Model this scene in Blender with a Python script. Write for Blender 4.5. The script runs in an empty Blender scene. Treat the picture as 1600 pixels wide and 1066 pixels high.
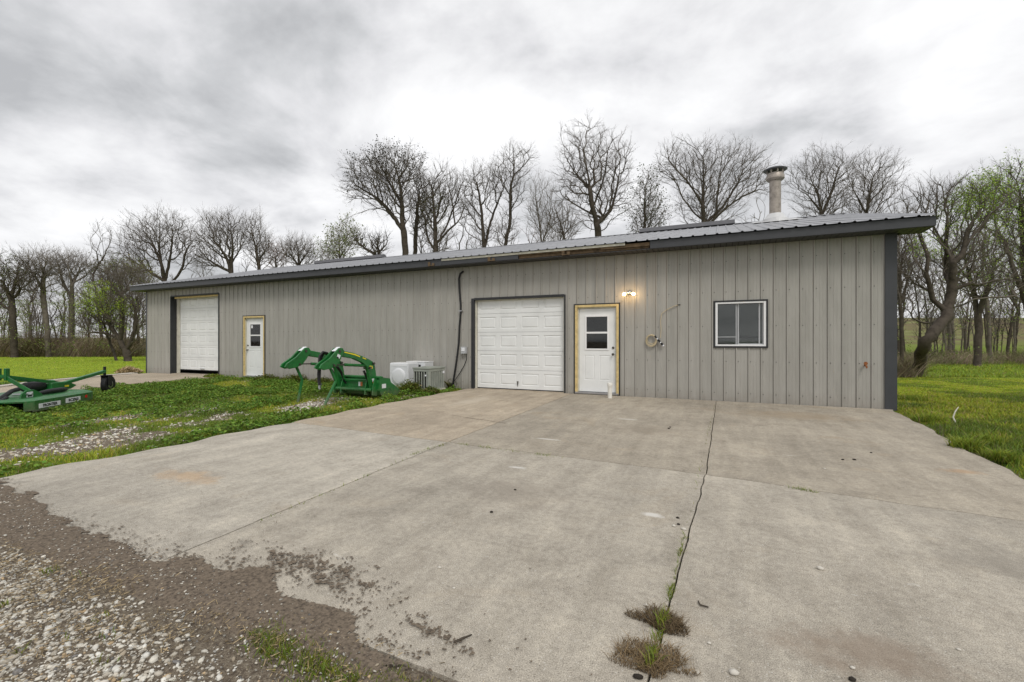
import bpy, math, random
import numpy as np
from mathutils import Vector, Matrix
R = math.radians
random.seed(7)
rng = np.random.default_rng(11)
scene = bpy.context.scene
COL = scene.collection

# ------------------------------------------------------------------ camera
CAM = Vector((0.0, -10.88, 1.30)); YAW = R(24.5); F = 711.1
FWD = np.array([-math.sin(YAW), math.cos(YAW)]); RGT = np.array([math.cos(YAW), math.sin(YAW)])
cd = bpy.data.cameras.new('camera'); cam = bpy.data.objects.new('camera', cd); COL.objects.link(cam)
cam.location = CAM; cam.rotation_euler = (R(90), 0, YAW)
cd.sensor_width = 36; cd.lens = 16.0; cd.clip_start = 0.05; cd.clip_end = 3000
scene.camera = cam
scene.view_settings.view_transform = 'Standard'; scene.view_settings.look = 'None'
scene.view_settings.exposure = 0.60; scene.view_settings.gamma = 1.0
# ------------------------------------------------------------------ sun (overcast: very soft)
SUN_EL, SUN_AZ = R(50), R(138)          # azimuth from +Y clockwise
sl = bpy.data.lights.new('sun', 'SUN'); sl.energy = 1.1; sl.angle = R(18); sl.color = (1.0, 0.965, 0.91)
so = bpy.data.objects.new('sun', sl); COL.objects.link(so); so.location = (0, -10, 40)
sd = Vector((math.sin(SUN_AZ)*math.cos(SUN_EL), math.cos(SUN_AZ)*math.cos(SUN_EL), math.sin(SUN_EL)))
so.rotation_euler = (-sd).to_track_quat('-Z', 'Y').to_euler()
# ------------------------------------------------------------------ world: overcast cloud layer over a sky texture
W = bpy.data.worlds.new('World'); scene.world = W; W.use_nodes = True
nt = W.node_tree; nt.nodes.clear()
def N(nt, typ, **kw):
    n = nt.nodes.new(typ)
    for k, v in kw.items():
        if k.startswith('i_'):
            n.inputs[k[2:].replace('_', ' ')].default_value = v
        else: setattr(n, k, v)
    return n
def ramp(nt, fac, stops, interp='LINEAR'):
    n = nt.nodes.new('ShaderNodeValToRGB'); n.color_ramp.interpolation = interp
    e = n.color_ramp.elements
    while len(e) < len(stops): e.new(0.5)
    for i, (p, c) in enumerate(stops):
        e[i].position = p; e[i].color = (*c, 1) if len(c) == 3 else c
    nt.links.new(fac, n.inputs[0]); return n.outputs[0]
def math_(nt, op, a, b=None, c=None):
    n = nt.nodes.new('ShaderNodeMath'); n.operation = op
    for i, v in enumerate((a, b, c)):
        if v is None: continue
        if isinstance(v, (int, float)): n.inputs[i].default_value = v
        else: nt.links.new(v, n.inputs[i])
    return n.outputs[0]
def mixc(nt, fac, a, b, mode='MIX'):
    n = nt.nodes.new('ShaderNodeMix'); n.data_type = 'RGBA'; n.blend_type = mode
    for s, v in ((n.inputs[0], fac), (n.inputs[6], a), (n.inputs[7], b)):
        if isinstance(v, (int, float)): s.default_value = v
        elif isinstance(v, tuple): s.default_value = (*v, 1) if len(v) == 3 else v
        else: nt.links.new(v, s)
    return n.outputs[2]
tc = N(nt, 'ShaderNodeTexCoord'); sep = N(nt, 'ShaderNodeSeparateXYZ'); nt.links.new(tc.outputs['Generated'], sep.inputs[0])
zz = math_(nt, 'ADD', math_(nt, 'MAXIMUM', sep.outputs[2], 0.0), 0.30)
cx = math_(nt, 'DIVIDE', sep.outputs[0], zz); cy = math_(nt, 'DIVIDE', sep.outputs[1], zz)
cmb = N(nt, 'ShaderNodeCombineXYZ'); nt.links.new(cx, cmb.inputs[0]); nt.links.new(cy, cmb.inputs[1]); cmb.inputs[2].default_value = 3.7
n1 = N(nt, 'ShaderNodeTexNoise', i_Scale=1.35, i_Detail=9.0, i_Roughness=0.56, i_Distortion=0.35); nt.links.new(cmb.outputs[0], n1.inputs[0])
n2 = N(nt, 'ShaderNodeTexNoise', i_Scale=3.2, i_Detail=8.0, i_Roughness=0.55, i_Distortion=0.25); nt.links.new(cmb.outputs[0], n2.inputs[0])
cl = math_(nt, 'ADD', math_(nt, 'MULTIPLY', math_(nt, 'SUBTRACT', 0.5, math_(nt, 'MINIMUM', sep.outputs[2], 0.5)), 0.045), math_(nt, 'ADD', math_(nt, 'MULTIPLY', n1.outputs[0], 0.66), math_(nt, 'MULTIPLY', n2.outputs[0], 0.34)))
cc = ramp(nt, cl, [(0.385, (0.35, 0.355, 0.365)), (0.44, (0.44, 0.445, 0.455)), (0.49, (0.54, 0.54, 0.552)), (0.54, (0.625, 0.625, 0.633)), (0.60, (0.70, 0.70, 0.705))])
sky = N(nt, 'ShaderNodeTexSky', sky_type='NISHITA', sun_disc=False, sun_elevation=SUN_EL, sun_rotation=SUN_AZ)
b1 = N(nt, 'ShaderNodeBackground', i_Strength=0.06); nt.links.new(sky.outputs[0], b1.inputs[0])
b2 = N(nt, 'ShaderNodeBackground', i_Strength=1.0); nt.links.new(cc, b2.inputs[0])
ms = N(nt, 'ShaderNodeMixShader'); ms.inputs[0].default_value = 0.95
nt.links.new(b1.outputs[0], ms.inputs[1]); nt.links.new(b2.outputs[0], ms.inputs[2])
wo = N(nt, 'ShaderNodeOutputWorld'); nt.links.new(ms.outputs[0], wo.inputs[0])
W.cycles.sampling_method = 'MANUAL'; W.cycles.sample_map_resolution = 512

# ------------------------------------------------------------------ materials
def mat(name, col, rough=0.6, metal=0.0, var=0.0, vscale=6.0, bump=0.0, bscale=60.0, spec=0.4, dark=None, emit=None):
    m = bpy.data.materials.new(name); m.use_nodes = True; t = m.node_tree
    p = t.nodes['Principled BSDF']; p.inputs['Roughness'].default_value = rough; p.inputs['Metallic'].default_value = metal
    p.inputs['Specular IOR Level'].default_value = spec
    p.inputs['Base Color'].default_value = (*col, 1)
    tcn = N(t, 'ShaderNodeTexCoord')
    if var > 0:
        n = N(t, 'ShaderNodeTexNoise', i_Scale=vscale, i_Detail=5.0, i_Roughness=0.6); t.links.new(tcn.outputs['Object'], n.inputs[0])
        d = dark or tuple(c*(1-var) for c in col); l = tuple(min(1, c*(1+var*0.6)) for c in col)
        t.links.new(ramp(t, n.outputs[0], [(0.3, d), (0.5, col), (0.72, l)]), p.inputs['Base Color'])
    if bump > 0:
        n = N(t, 'ShaderNodeTexNoise', i_Scale=bscale, i_Detail=4.0); t.links.new(tcn.outputs['Object'], n.inputs[0])
        b = N(t, 'ShaderNodeBump', i_Strength=bump, i_Distance=0.01); t.links.new(n.outputs[0], b.inputs['Height']); t.links.new(b.outputs[0], p.inputs['Normal'])
    if emit:
        p.inputs['Emission Color'].default_value = (*emit[0], 1); p.inputs['Emission Strength'].default_value = emit[1]
    return m
def attr_mat(name, rough=0.7, spec=0.3, trans=0.0, mul=1.0):
    m = bpy.data.materials.new(name); m.use_nodes = True; t = m.node_tree; p = t.nodes['Principled BSDF']
    a = N(t, 'ShaderNodeAttribute', attribute_name='Col'); t.links.new(a.outputs['Color'], p.inputs['Base Color'])
    p.inputs['Roughness'].default_value = rough; p.inputs['Specular IOR Level'].default_value = spec
    if trans > 0:
        tr = N(t, 'ShaderNodeBsdfTranslucent'); t.links.new(a.outputs['Color'], tr.inputs[0])
        mx = N(t, 'ShaderNodeMixShader'); mx.inputs[0].default_value = trans
        t.links.new(p.outputs[0], mx.inputs[1]); t.links.new(tr.outputs[0], mx.inputs[2])
        t.links.new(mx.outputs[0], t.nodes['Material Output'].inputs[0])
    return m
def siding_mat():
    m = bpy.data.materials.new('beige_siding'); m.use_nodes = True; t = m.node_tree; p = t.nodes['Principled BSDF']
    tcn = N(t, 'ShaderNodeTexCoord')
    mp = N(t, 'ShaderNodeMapping'); mp.inputs['Scale'].default_value = (3.0, 3.0, 0.35); t.links.new(tcn.outputs['Object'], mp.inputs[0])
    n = N(t, 'ShaderNodeTexNoise', i_Scale=1.6, i_Detail=6.0, i_Roughness=0.65); t.links.new(mp.outputs[0], n.inputs[0])
    base = ramp(t, n.outputs[0], [(0.3, (0.305, 0.294, 0.265)), (0.52, (0.352, 0.339, 0.307)), (0.72, (0.39, 0.376, 0.343))])
    # splash dirt at the foot
    s = N(t, 'ShaderNodeSeparateXYZ'); t.links.new(tcn.outputs['Object'], s.inputs[0])
    n3 = N(t, 'ShaderNodeTexNoise', i_Scale=9.0, i_Detail=4.0); t.links.new(tcn.outputs['Object'], n3.inputs[0])
    f = math_(t, 'MULTIPLY', math_(t, 'SUBTRACT', 0.28, s.outputs[2]), 2.2)
    f = math_(t, 'MULTIPLY', math_(t, 'MAXIMUM', f, 0.0), n3.outputs[0])
    t.links.new(mixc(t, f, base, (0.20, 0.17, 0.135)), p.inputs['Base Color'])
    p.inputs['Roughness'].default_value = 0.5; p.inputs['Specular IOR Level'].default_value = 0.35
    mo = N(t, 'ShaderNodeMapping'); mo.inputs['Scale'].default_value = (4.2, 4.2, 1.3); t.links.new(tcn.outputs['Object'], mo.inputs[0])
    no = N(t, 'ShaderNodeTexNoise', i_Scale=1.0, i_Detail=2.0); t.links.new(mo.outputs[0], no.inputs[0])
    bo = N(t, 'ShaderNodeBump', i_Strength=0.55, i_Distance=0.05); t.links.new(no.outputs[0], bo.inputs['Height']); t.links.new(bo.outputs[0], p.inputs['Normal'])
    return m
M = {}
M['siding'] = siding_mat()
M['trim'] = mat('slate_trim', (0.053, 0.055, 0.060), 0.45, var=0.12, vscale=3)
M['lap_shade'] = mat('lap_edge_shade', (0.085, 0.078, 0.068), 0.8)  # shadow line of the lap edge along each rib, put in as dark colour
M['darktrim'] = mat('dark_door_trim', (0.028, 0.029, 0.031), 0.5, var=0.2)
M['soffit'] = mat('slate_soffit', (0.06, 0.06, 0.06), 0.6, var=0.1)
M['roof'] = mat('galvanised_roof', (0.31, 0.315, 0.33), 0.45, metal=0.3, var=0.22, vscale=1.2)
M['ridge'] = mat('dark_ridge_metal', (0.13, 0.13, 0.14), 0.5, var=0.15)
M['white'] = mat('white_paint', (0.66, 0.67, 0.68), 0.4, var=0.07, vscale=2.5)
M['doorwhite'] = mat('white_steel_door', (0.74, 0.75, 0.74), 0.42, var=0.08, vscale=2.0)
M['vinyl'] = mat('white_vinyl', (0.78, 0.78, 0.78), 0.35)
M['foam'] = mat('raw_yellow_wood', (0.60, 0.46, 0.21), 0.75, var=0.25, vscale=14, bump=0.3)
M['wood'] = mat('weathered_wood', (0.13, 0.088, 0.05), 0.85, var=0.6, vscale=9, bump=0.5)
M['cream'] = mat('cream_strip', (0.58, 0.56, 0.47), 0.6, var=0.2, vscale=5)
M['black'] = mat('black_rubber', (0.012, 0.012, 0.013), 0.55, var=0.3, vscale=20)
M['blackgap'] = mat('dark_gap', (0.01, 0.01, 0.01), 0.9)
M['steel'] = mat('brushed_steel', (0.45, 0.45, 0.46), 0.3, metal=0.9)
M['darkmetal'] = mat('dark_knob', (0.10, 0.09, 0.08), 0.3, metal=0.8)
M['green'] = mat('green_paint', (0.010, 0.135, 0.026), 0.33, var=0.3, vscale=7, spec=0.5, dark=(0.02, 0.085, 0.025))
def dusty(m):
    t = m.node_tree; p = t.nodes['Principled BSDF']; lk = p.inputs['Base Color'].links[0].from_socket; tcn = N(t, 'ShaderNodeTexCoord')
    n = N(t, 'ShaderNodeTexNoise', i_Scale=14.0, i_Detail=9.0, i_Roughness=0.8); t.links.new(tcn.outputs['Object'], n.inputs[0])
    s_ = N(t, 'ShaderNodeSeparateXYZ'); t.links.new(tcn.outputs['Object'], s_.inputs[0])
    low = math_(t, 'MULTIPLY', math_(t, 'MAXIMUM', math_(t, 'SUBTRACT', 0.30, s_.outputs[2]), 0.0), 0.9)
    f = ramp(t, math_(t, 'ADD', n.outputs[0], low), [(0.56, (0, 0, 0)), (0.80, (0.65, 0.65, 0.65))])
    t.links.new(mixc(t, f, lk, (0.16, 0.14, 0.09)), p.inputs['Base Color']); t.links.new(ramp(t, n.outputs[0], [(0.35, (0.22, 0.22, 0.22)), (0.65, (0.55, 0.55, 0.55))]), p.inputs['Roughness'])
dusty(M['green'])
M['yellow'] = mat('yellow_decal', (0.75, 0.6, 0.03), 0.4)
M['orange'] = mat('orange_label', (0.55, 0.17, 0.05), 0.5)
M['label'] = mat('white_label', (0.72, 0.73, 0.75), 0.5)
M['red'] = mat('red_reflector', (0.55, 0.02, 0.02), 0.25)
M['ink'] = mat('black_ink', (0.01, 0.01, 0.01), 0.6)
M['acgrey'] = mat('sage_grey_metal', (0.30, 0.32, 0.28), 0.5, var=0.2, vscale=4)
M['pipe'] = mat('white_pvc', (0.72, 0.70, 0.64), 0.35, var=0.1, vscale=12)
M['flue'] = mat('weathered_flue', (0.34, 0.30, 0.26), 0.45, metal=0.4, var=0.35, vscale=7)
M['flash'] = mat('pale_flashing', (0.60, 0.60, 0.60), 0.45, metal=0.2, var=0.1)
M['blind'] = mat('grey_blind', (0.5, 0.5, 0.51), 0.6)
M['cordm'] = mat('tan_cord', (0.50, 0.42, 0.27), 0.7)
M['rust'] = mat('rusty_iron', (0.25, 0.09, 0.03), 0.8, var=0.5, vscale=30)
M['greybox'] = mat('grey_plastic', (0.42, 0.43, 0.44), 0.5)
M['bulb'] = mat('warm_bulb', (1, 0.9, 0.7), 0.3, emit=((1.0, 0.70, 0.33), 9.0))
M['straw'] = attr_mat('straw', 0.9, 0.1)
M['interior'] = mat('dim_interior', (0.12, 0.11, 0.10), 0.9)
M['bark'] = mat('bark', (0.07, 0.058, 0.046), 0.9, var=0.45, vscale=5, bump=0.8, bscale=18, spec=0.1)
M['barkpale'] = mat('pale_bark', (0.14, 0.12, 0.098), 0.9, var=0.4, vscale=5, bump=0.6, bscale=18, spec=0.1)
M['twig'] = mat('twig', (0.115, 0.098, 0.08), 0.9, spec=0.1)
M['twigpale'] = mat('pale_twig', (0.17, 0.15, 0.125), 0.9, spec=0.1)
M['twigred'] = mat('reddish_twig', (0.17, 0.105, 0.08), 0.9, spec=0.1)
M['leaf'] = attr_mat('young_leaf', 0.6, 0.3, 0.35)
M['grass'] = attr_mat('grass_blade', 0.6, 0.25, 0.3)
M['stone'] = attr_mat('limestone_chip', 0.85, 0.2)
def glass_mat():
    m = bpy.data.materials.new('window_glass'); m.use_nodes = True; t = m.node_tree; t.nodes.remove(t.nodes['Principled BSDF'])
    a = N(t, 'ShaderNodeBsdfTransparent'); a.inputs[0].default_value = (0.80, 0.82, 0.81, 1)
    g = N(t, 'ShaderNodeBsdfGlossy', i_Roughness=0.03); fr = N(t, 'ShaderNodeFresnel', i_IOR=1.55)
    mx = N(t, 'ShaderNodeMixShader'); t.links.new(fr.outputs[0], mx.inputs[0]); t.links.new(a.outputs[0], mx.inputs[1]); t.links.new(g.outputs[0], mx.inputs[2])
    t.links.new(mx.outputs[0], t.nodes['Material Output'].inputs[0]); return m
M['glass'] = glass_mat()

STAINS = [(-4.6, -8.2, 0.55, 0.22, (0.50, 0.33, 0.18), 0.5), (-1.6, -7.3, 0.7, 0.5, (0.22, 0.19, 0.155), 0.45), (0.55, -8.55, 0.45, 0.22, (0.22, 0.165, 0.12), 0.55), (1.2, -1.6, 1.3, 0.7, (0.30, 0.23, 0.15), 0.5),
          (-1.9, -6.6, 0.16, 0.05, (0.62, 0.60, 0.56), 0.8), (-2.05, -5.2, 0.25, 0.04, (0.62, 0.60, 0.56), 0.8), (-0.45, -7.35, 0.10, 0.05, (0.62, 0.60, 0.56), 0.8), (-1.0, -4.0, 0.8, 0.5, (0.24, 0.205, 0.16), 0.5), (1.6, -7.3, 0.7, 0.35, (0.21, 0.19, 0.16), 0.45), (-1.35, -3.2, 0.22, 0.05, (0.60, 0.58, 0.54), 0.8), (-4.9, -2.2, 0.35, 1.2, (0.52, 0.46, 0.37), 0.6), (2.2, -4.9, 0.25, 0.12, (0.40, 0.24, 0.12), 0.5)]
def concrete(name, base, seed, warm=0.0):
    m = bpy.data.materials.new(name); m.use_nodes = True; t = m.node_tree; p = t.nodes['Principled BSDF']
    tcn = N(t, 'ShaderNodeTexCoord'); mp = N(t, 'ShaderNodeMapping'); mp.inputs['Location'].default_value = (seed, seed*1.7, 0)
    t.links.new(tcn.outputs['Object'], mp.inputs[0]); v = mp.outputs[0]
    def ns(s, d=5.0, r=0.6, dist=0.0):
        n = N(t, 'ShaderNodeTexNoise', i_Scale=s, i_Detail=d, i_Roughness=r, i_Distortion=dist); t.links.new(v, n.inputs[0]); return n.outputs[0]
    def sc(k): return tuple(b*k for b in base)
    big = ns(0.55, 6, 0.62, 0.4)
    c = ramp(t, big, [(0.32, sc(0.80)), (0.45, sc(0.93)), (0.55, base), (0.68, sc(1.12))])
    md = ns(3.2, 7, 0.72, 0.2)
    c = mixc(t, 1.0, c, ramp(t, md, [(0.34, (0.84, 0.83, 0.82)), (0.5, (1, 1, 1)), (0.64, (1.10, 1.095, 1.085))]), 'MULTIPLY')
    # aggregate speckle
    c = mixc(t, 1.0, c, ramp(t, ns(24, 5, 0.75), [(0.36, (0.83, 0.825, 0.82)), (0.5, (1, 1, 1)), (0.64, (1.12, 1.12, 1.11))]), 'MULTIPLY')
    sp = ns(190, 1.5, 0.6)
    c = mixc(t, 1.0, c, ramp(t, sp, [(0.30, (0.45, 0.43, 0.41)), (0.42, (0.88, 0.875, 0.87)), (0.55, (1.03, 1.03, 1.03)), (0.70, (1.45, 1.45, 1.43))]), 'MULTIPLY')
    vo = N(t, 'ShaderNodeTexVoronoi', i_Scale=95.0); t.links.new(v, vo.inputs[0]); sv = N(t, 'ShaderNodeSeparateColor'); t.links.new(vo.outputs['Color'], sv.inputs[0])
    dot = math_(t, 'MULTIPLY', math_(t, 'LESS_THAN', vo.outputs['Distance'], 0.32), math_(t, 'GREATER_THAN', sv.outputs[0], 0.80))
    c = mixc(t, math_(t, 'MULTIPLY', dot, 0.55), c, ramp(t, sv.outputs[1], [(0.4, (0.13, 0.115, 0.10)), (0.6, (0.60, 0.58, 0.53))]))
    # warm stains, pale scuffs, dark spots
    st = ns(0.8, 5, 0.65, 1.2)
    c = mixc(t, ramp(t, st, [(0.58, (0, 0, 0)), (0.75, (0.22+warm, 0.22+warm, 0.22+warm))]), c, tuple(x*y for x, y in zip(base, (0.95, 0.80, 0.62))))
    mp2 = N(t, 'ShaderNodeMapping'); mp2.inputs['Scale'].default_value = (1.0, 3.2, 1.0); mp2.inputs['Location'].default_value = (seed*3, 0, 0)
    t.links.new(tcn.outputs['Object'], mp2.inputs[0])
    ch = N(t, 'ShaderNodeTexNoise', i_Scale=2.6, i_Detail=8.0, i_Roughness=0.72, i_Distortion=0.6); t.links.new(mp2.outputs[0], ch.inputs[0])
    c = mixc(t, ramp(t, ch.outputs[0], [(0.655, (0, 0, 0)), (0.70, (0.6, 0.6, 0.6))]), c, (0.62, 0.60, 0.56))
    dk = ns(1.3, 8, 0.8, 0.3)
    c = mixc(t, ramp(t, dk, [(0.30, (0.75, 0.75, 0.75)), (0.40, (0, 0, 0))]), c, sc(0.52))
    ms_ = N(t, 'ShaderNodeMapping'); ms_.inputs['Scale'].default_value = (5.0, 0.55, 1.0); t.links.new(tcn.outputs['Object'], ms_.inputs[0])
    sk = N(t, 'ShaderNodeTexNoise', i_Scale=1.0, i_Detail=7.0, i_Roughness=0.7); t.links.new(ms_.outputs[0], sk.inputs[0])
    c = mixc(t, 1.0, c, ramp(t, sk.outputs[0], [(0.36, (0.90, 0.895, 0.885)), (0.5, (1, 1, 1)), (0.66, (1.13, 1.13, 1.12))]), 'MULTIPLY')
    ed = ns(5.5, 6, 0.75)
    for (sx, sy, rx, ry, col, k) in STAINS:
        mq = N(t, 'ShaderNodeMapping', vector_type='TEXTURE'); mq.inputs['Location'].default_value = (sx, sy, 0); mq.inputs['Scale'].default_value = (rx, ry, 1)
        t.links.new(tcn.outputs['Object'], mq.inputs[0]); ln = N(t, 'ShaderNodeVectorMath', operation='LENGTH'); t.links.new(mq.outputs[0], ln.inputs[0])
        f = math_(t, 'ADD', math_(t, 'SUBTRACT', 1.0, ln.outputs['Value']), math_(t, 'MULTIPLY', math_(t, 'SUBTRACT', ed, 0.5), 2.4))
        c = mixc(t, ramp(t, f, [(0.10, (0, 0, 0)), (0.75, (k, k, k))]), c, col)
    t.links.new(c, p.inputs['Base Color']); p.inputs['Roughness'].default_value = 0.88; p.inputs['Specular IOR Level'].default_value = 0.25
    bm = N(t, 'ShaderNodeBump', i_Strength=0.25, i_Distance=0.003); t.links.new(sp, bm.inputs['Height']); t.links.new(bm.outputs[0], p.inputs['Normal'])
    return m
M['conc'] = concrete('grey_concrete', (0.39, 0.355, 0.298), 0.0)
M['conc2'] = concrete('grey_concrete_brown', (0.365, 0.325, 0.264), 4.3, 0.25)
M['conc3'] = concrete('pale_concrete', (0.43, 0.396, 0.338), 9.1)
M['tan'] = concrete('tan_concrete', (0.415, 0.352, 0.272), 2.2, 0.2)
M['strip'] = concrete('white_concrete', (0.55, 0.51, 0.45), 6.2)

def ground_mat():
    m = bpy.data.materials.new('ground'); m.use_nodes = True; t = m.node_tree; p = t.nodes['Principled BSDF']
    tcn = N(t, 'ShaderNodeTexCoord'); v = tcn.outputs['Object']
    a = N(t, 'ShaderNodeAttribute', attribute_name='Col'); s = N(t, 'ShaderNodeSeparateColor'); t.links.new(a.outputs['Color'], s.inputs[0])
    def ns(sc, d=6.0, r=0.65): 
        n = N(t, 'ShaderNodeTexNoise', i_Scale=sc, i_Detail=d, i_Roughness=r); t.links.new(v, n.inputs[0]); return n.outputs[0]
    # R: bare (dirt/gravel)   G: mown brightness   B: brown field
    rough_g = ramp(t, ns(7, 8, 0.8), [(0.32, (0.035, 0.055, 0.010)), (0.48, (0.075, 0.125, 0.018)), (0.6, (0.13, 0.20, 0.028)), (0.72, (0.20, 0.26, 0.05))])
    mown = ramp(t, ns(1.1, 12, 0.86), [(0.34, (0.12, 0.17, 0.014)), (0.46, (0.20, 0.27, 0.02)), (0.56, (0.26, 0.34, 0.026)), (0.66, (0.34, 0.39, 0.05))])
    c = mixc(t, s.outputs[1], rough_g, mown)
    soil = ramp(t, ns(55, 6, 0.85), [(0.36, (0.08, 0.062, 0.047)), (0.48, (0.16, 0.13, 0.098)), (0.58, (0.26, 0.22, 0.165)), (0.68, (0.42, 0.38, 0.31))])
    f = math_(t, 'ADD', s.outputs[0], math_(t, 'MULTIPLY', math_(t, 'SUBTRACT', ns(9, 8, 0.8), 0.5), 1.2))
    f = ramp(t, f, [(0.42, (0, 0, 0)), (0.58, (1, 1, 1))])
    c = mixc(t, f, c, soil)
    field = ramp(t, ns(0.11, 8, 0.7), [(0.34, (0.085, 0.065, 0.04)), (0.46, (0.16, 0.125, 0.07)), (0.56, (0.15, 0.17, 0.05)), (0.68, (0.24, 0.21, 0.12))])
    c = mixc(t, s.outputs[2], c, field)
    t.links.new(c, p.inputs['Base Color']); p.inputs['Roughness'].default_value = 0.95; p.inputs['Specular IOR Level'].default_value = 0.1
    bm = N(t, 'ShaderNodeBump', i_Strength=0.8, i_Distance=0.03); t.links.new(ns(20, 6, 0.8), bm.inputs['Height']); t.links.new(bm.outputs[0], p.inputs['Normal'])
    return m
M['ground'] = ground_mat()
M['dirt'] = mat('damp_dirt', (0.155, 0.124, 0.093), 0.95, var=0.8, vscale=60, bump=0.6, bscale=160, spec=0.15, dark=(0.055, 0.044, 0.036))

# ------------------------------------------------------------------ helpers
def tag(o, label=None, cat=None, group=None, kind=None):
    if label: o['label'] = label
    if cat: o['category'] = cat
    if group: o['group'] = group
    if kind: o['kind'] = kind
    return o
def empty(name, loc=(0, 0, 0), rz=0.0):
    o = bpy.data.objects.new(name, None); COL.objects.link(o); o.location = loc; o.rotation_euler = (0, 0, rz); o.empty_display_size = 0.2
    return o
def link_mesh(name, me, mats, parent=None, smooth=False):
    for m in (mats if isinstance(mats, (list, tuple)) else [mats]): me.materials.append(m)
    o = bpy.data.objects.new(name, me); COL.objects.link(o)
    if parent: o.parent = parent
    if smooth: me.polygons.foreach_set('use_smooth', np.ones(len(me.polygons), dtype=bool)); 
    return o
def np_mesh(name, V, T, cols=None, mi=None):
    """V (n,3), T (m,k) faces of one size; cols per vertex"""
    me = bpy.data.meshes.new(name); V = np.asarray(V, dtype=np.float32); T = np.asarray(T, dtype=np.int32); m, k = T.shape
    me.vertices.add(len(V)); me.vertices.foreach_set('co', V.ravel())
    me.loops.add(m*k); me.loops.foreach_set('vertex_index', T.ravel())
    me.polygons.add(m); me.polygons.foreach_set('loop_start', np.arange(0, m*k, k, dtype=np.int32)); me.polygons.foreach_set('loop_total', np.full(m, k, dtype=np.int32))
    if mi is not None: me.polygons.foreach_set('material_index', np.asarray(mi, dtype=np.int32))
    me.update(calc_edges=True)
    if cols is not None:
        a = me.color_attributes.new('Col', 'FLOAT_COLOR', 'POINT')
        c = np.ones((len(V), 4), dtype=np.float32); c[:, :3] = cols; a.data.foreach_set('color', c.ravel())
    return me
class MB:
    def __init__(s): s.v = []; s.f = []; s.m = []
    def add(s, vs, fs, mi=0):
        b = len(s.v); s.v += [tuple(v) for v in vs]; s.f += [tuple(b+i for i in f) for f in fs]; s.m += [mi]*len(fs); return s
    def box(s, x0, x1, y0, y1, z0, z1, mi=0):
        v = [(x, y, z) for z in (z0, z1) for y in (y0, y1) for x in (x0, x1)]
        return s.add(v, [(0, 2, 3, 1), (4, 5, 7, 6), (0, 1, 5, 4), (2, 6, 7, 3), (0, 4, 6, 2), (1, 3, 7, 5)], mi)
    def prism(s, poly, a0, a1, axis='x', mi=0):
        def P(a, p): return (a, p[0], p[1]) if axis == 'x' else ((p[0], a, p[1]) if axis == 'y' else (p[0], p[1], a))
        n = len(poly); v = [P(a0, p) for p in poly]+[P(a1, p) for p in poly]
        f = [tuple(range(n))[::-1], tuple(range(n, 2*n))]+[(i, (i+1) % n, n+(i+1) % n, n+i) for i in range(n)]
        return s.add(v, f, mi)
    def tube(s, pts, r, n=8, mi=0, cap=True):
        pts = [Vector(p) for p in pts]; rs = r if isinstance(r, (list, tuple)) else [r]*len(pts)
        up = Vector((0, 0, 1)); rings = []; prev = None
        for i, p in enumerate(pts):
            d = (pts[min(i+1, len(pts)-1)]-pts[max(i-1, 0)]).normalized()
            if prev is None:
                a = d.cross(up)
                if a.length < 0.05: a = d.cross(Vector((1, 0, 0)))
            else: a = prev-d*prev.dot(d)
            a.normalize(); prev = a; b = d.cross(a)
            rings.append([p+(a*math.cos(2*math.pi*k/n)+b*math.sin(2*math.pi*k/n))*rs[i] for k in range(n)])
        v = [q for rg in rings for q in rg]; f = []
        for i in range(len(pts)-1):
            for k in range(n): f.append((i*n+k, i*n+(k+1) % n, (i+1)*n+(k+1) % n, (i+1)*n+k))
        if cap: f += [tuple(range(n))[::-1], tuple((len(pts)-1)*n+k for k in range(n))]
        return s.add(v, f, mi)
    def lathe(s, prof, c, n=20, axis='z', mi=0):
        v = []; f = []
        for (r, h) in prof:
            for k in range(n):
                a = 2*math.pi*k/n; x, y = r*math.cos(a), r*math.sin(a)
                v.append((c[0]+x, c[1]+y, c[2]+h) if axis == 'z' else ((c[0]+h, c[1]+x, c[2]+y) if axis == 'x' else (c[0]+x, c[1]+h, c[2]+y)))
        for i in range(len(prof)-1):
            for k in range(n): f.append((i*n+k, i*n+(k+1) % n, (i+1)*n+(k+1) % n, (i+1)*n+k))
        f += [tuple(range(n))[::-1], tuple((len(prof)-1)*n+k for k in range(n))]
        return s.add(v, f, mi)
    def build(s, name, mats, parent=None, bevel=0.0, smooth=False):
        me = bpy.data.meshes.new(name); me.from_pydata(s.v, [], s.f); me.polygons.foreach_set('material_index', s.m)
        import bmesh
        bm = bmesh.new(); bm.from_mesh(me); bmesh.ops.recalc_face_normals(bm, faces=bm.faces); bm.to_mesh(me); bm.free()
        o = link_mesh(name, me, mats, parent, smooth)
        if smooth: 
            try: me.set_sharp_from_angle(angle=R(40))
            except Exception: pass
        if bevel:
            b = o.modifiers.new('bevel', 'BEVEL'); b.width = bevel; b.segments = 2; b.limit_method = 'ANGLE'
        return o
def px_dir(x, y):
    u = x-800.0; d = RGT*u+FWD*F; return np.array([d[0], d[1], 533.0-y])
def G(x, y, z=0.0):                       # photo measurement -> point on the ground
    d = px_dir(x, y); k = (CAM.z-z)/(-d[2]); return (CAM.x+k*d[0], CAM.y+k*d[1])
def onX(x, y, X):
    d = px_dir(x, y); k = (X-CAM.x)/d[0]; return (CAM.y+k*d[1], CAM.z+k*d[2])   # (Y, z)
def onY(x, y, Y):
    d = px_dir(x, y); k = (Y-CAM.y)/d[1]; return (CAM.x+k*d[0], CAM.z+k*d[2])   # (X, z)
def atD(x, y, D):
    u = (x-800.0)/F*D; p = RGT*u+FWD*D; return np.array([p[0]+CAM.x, p[1]+CAM.y, CAM.z+(533.0-y)*D/F])
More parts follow.
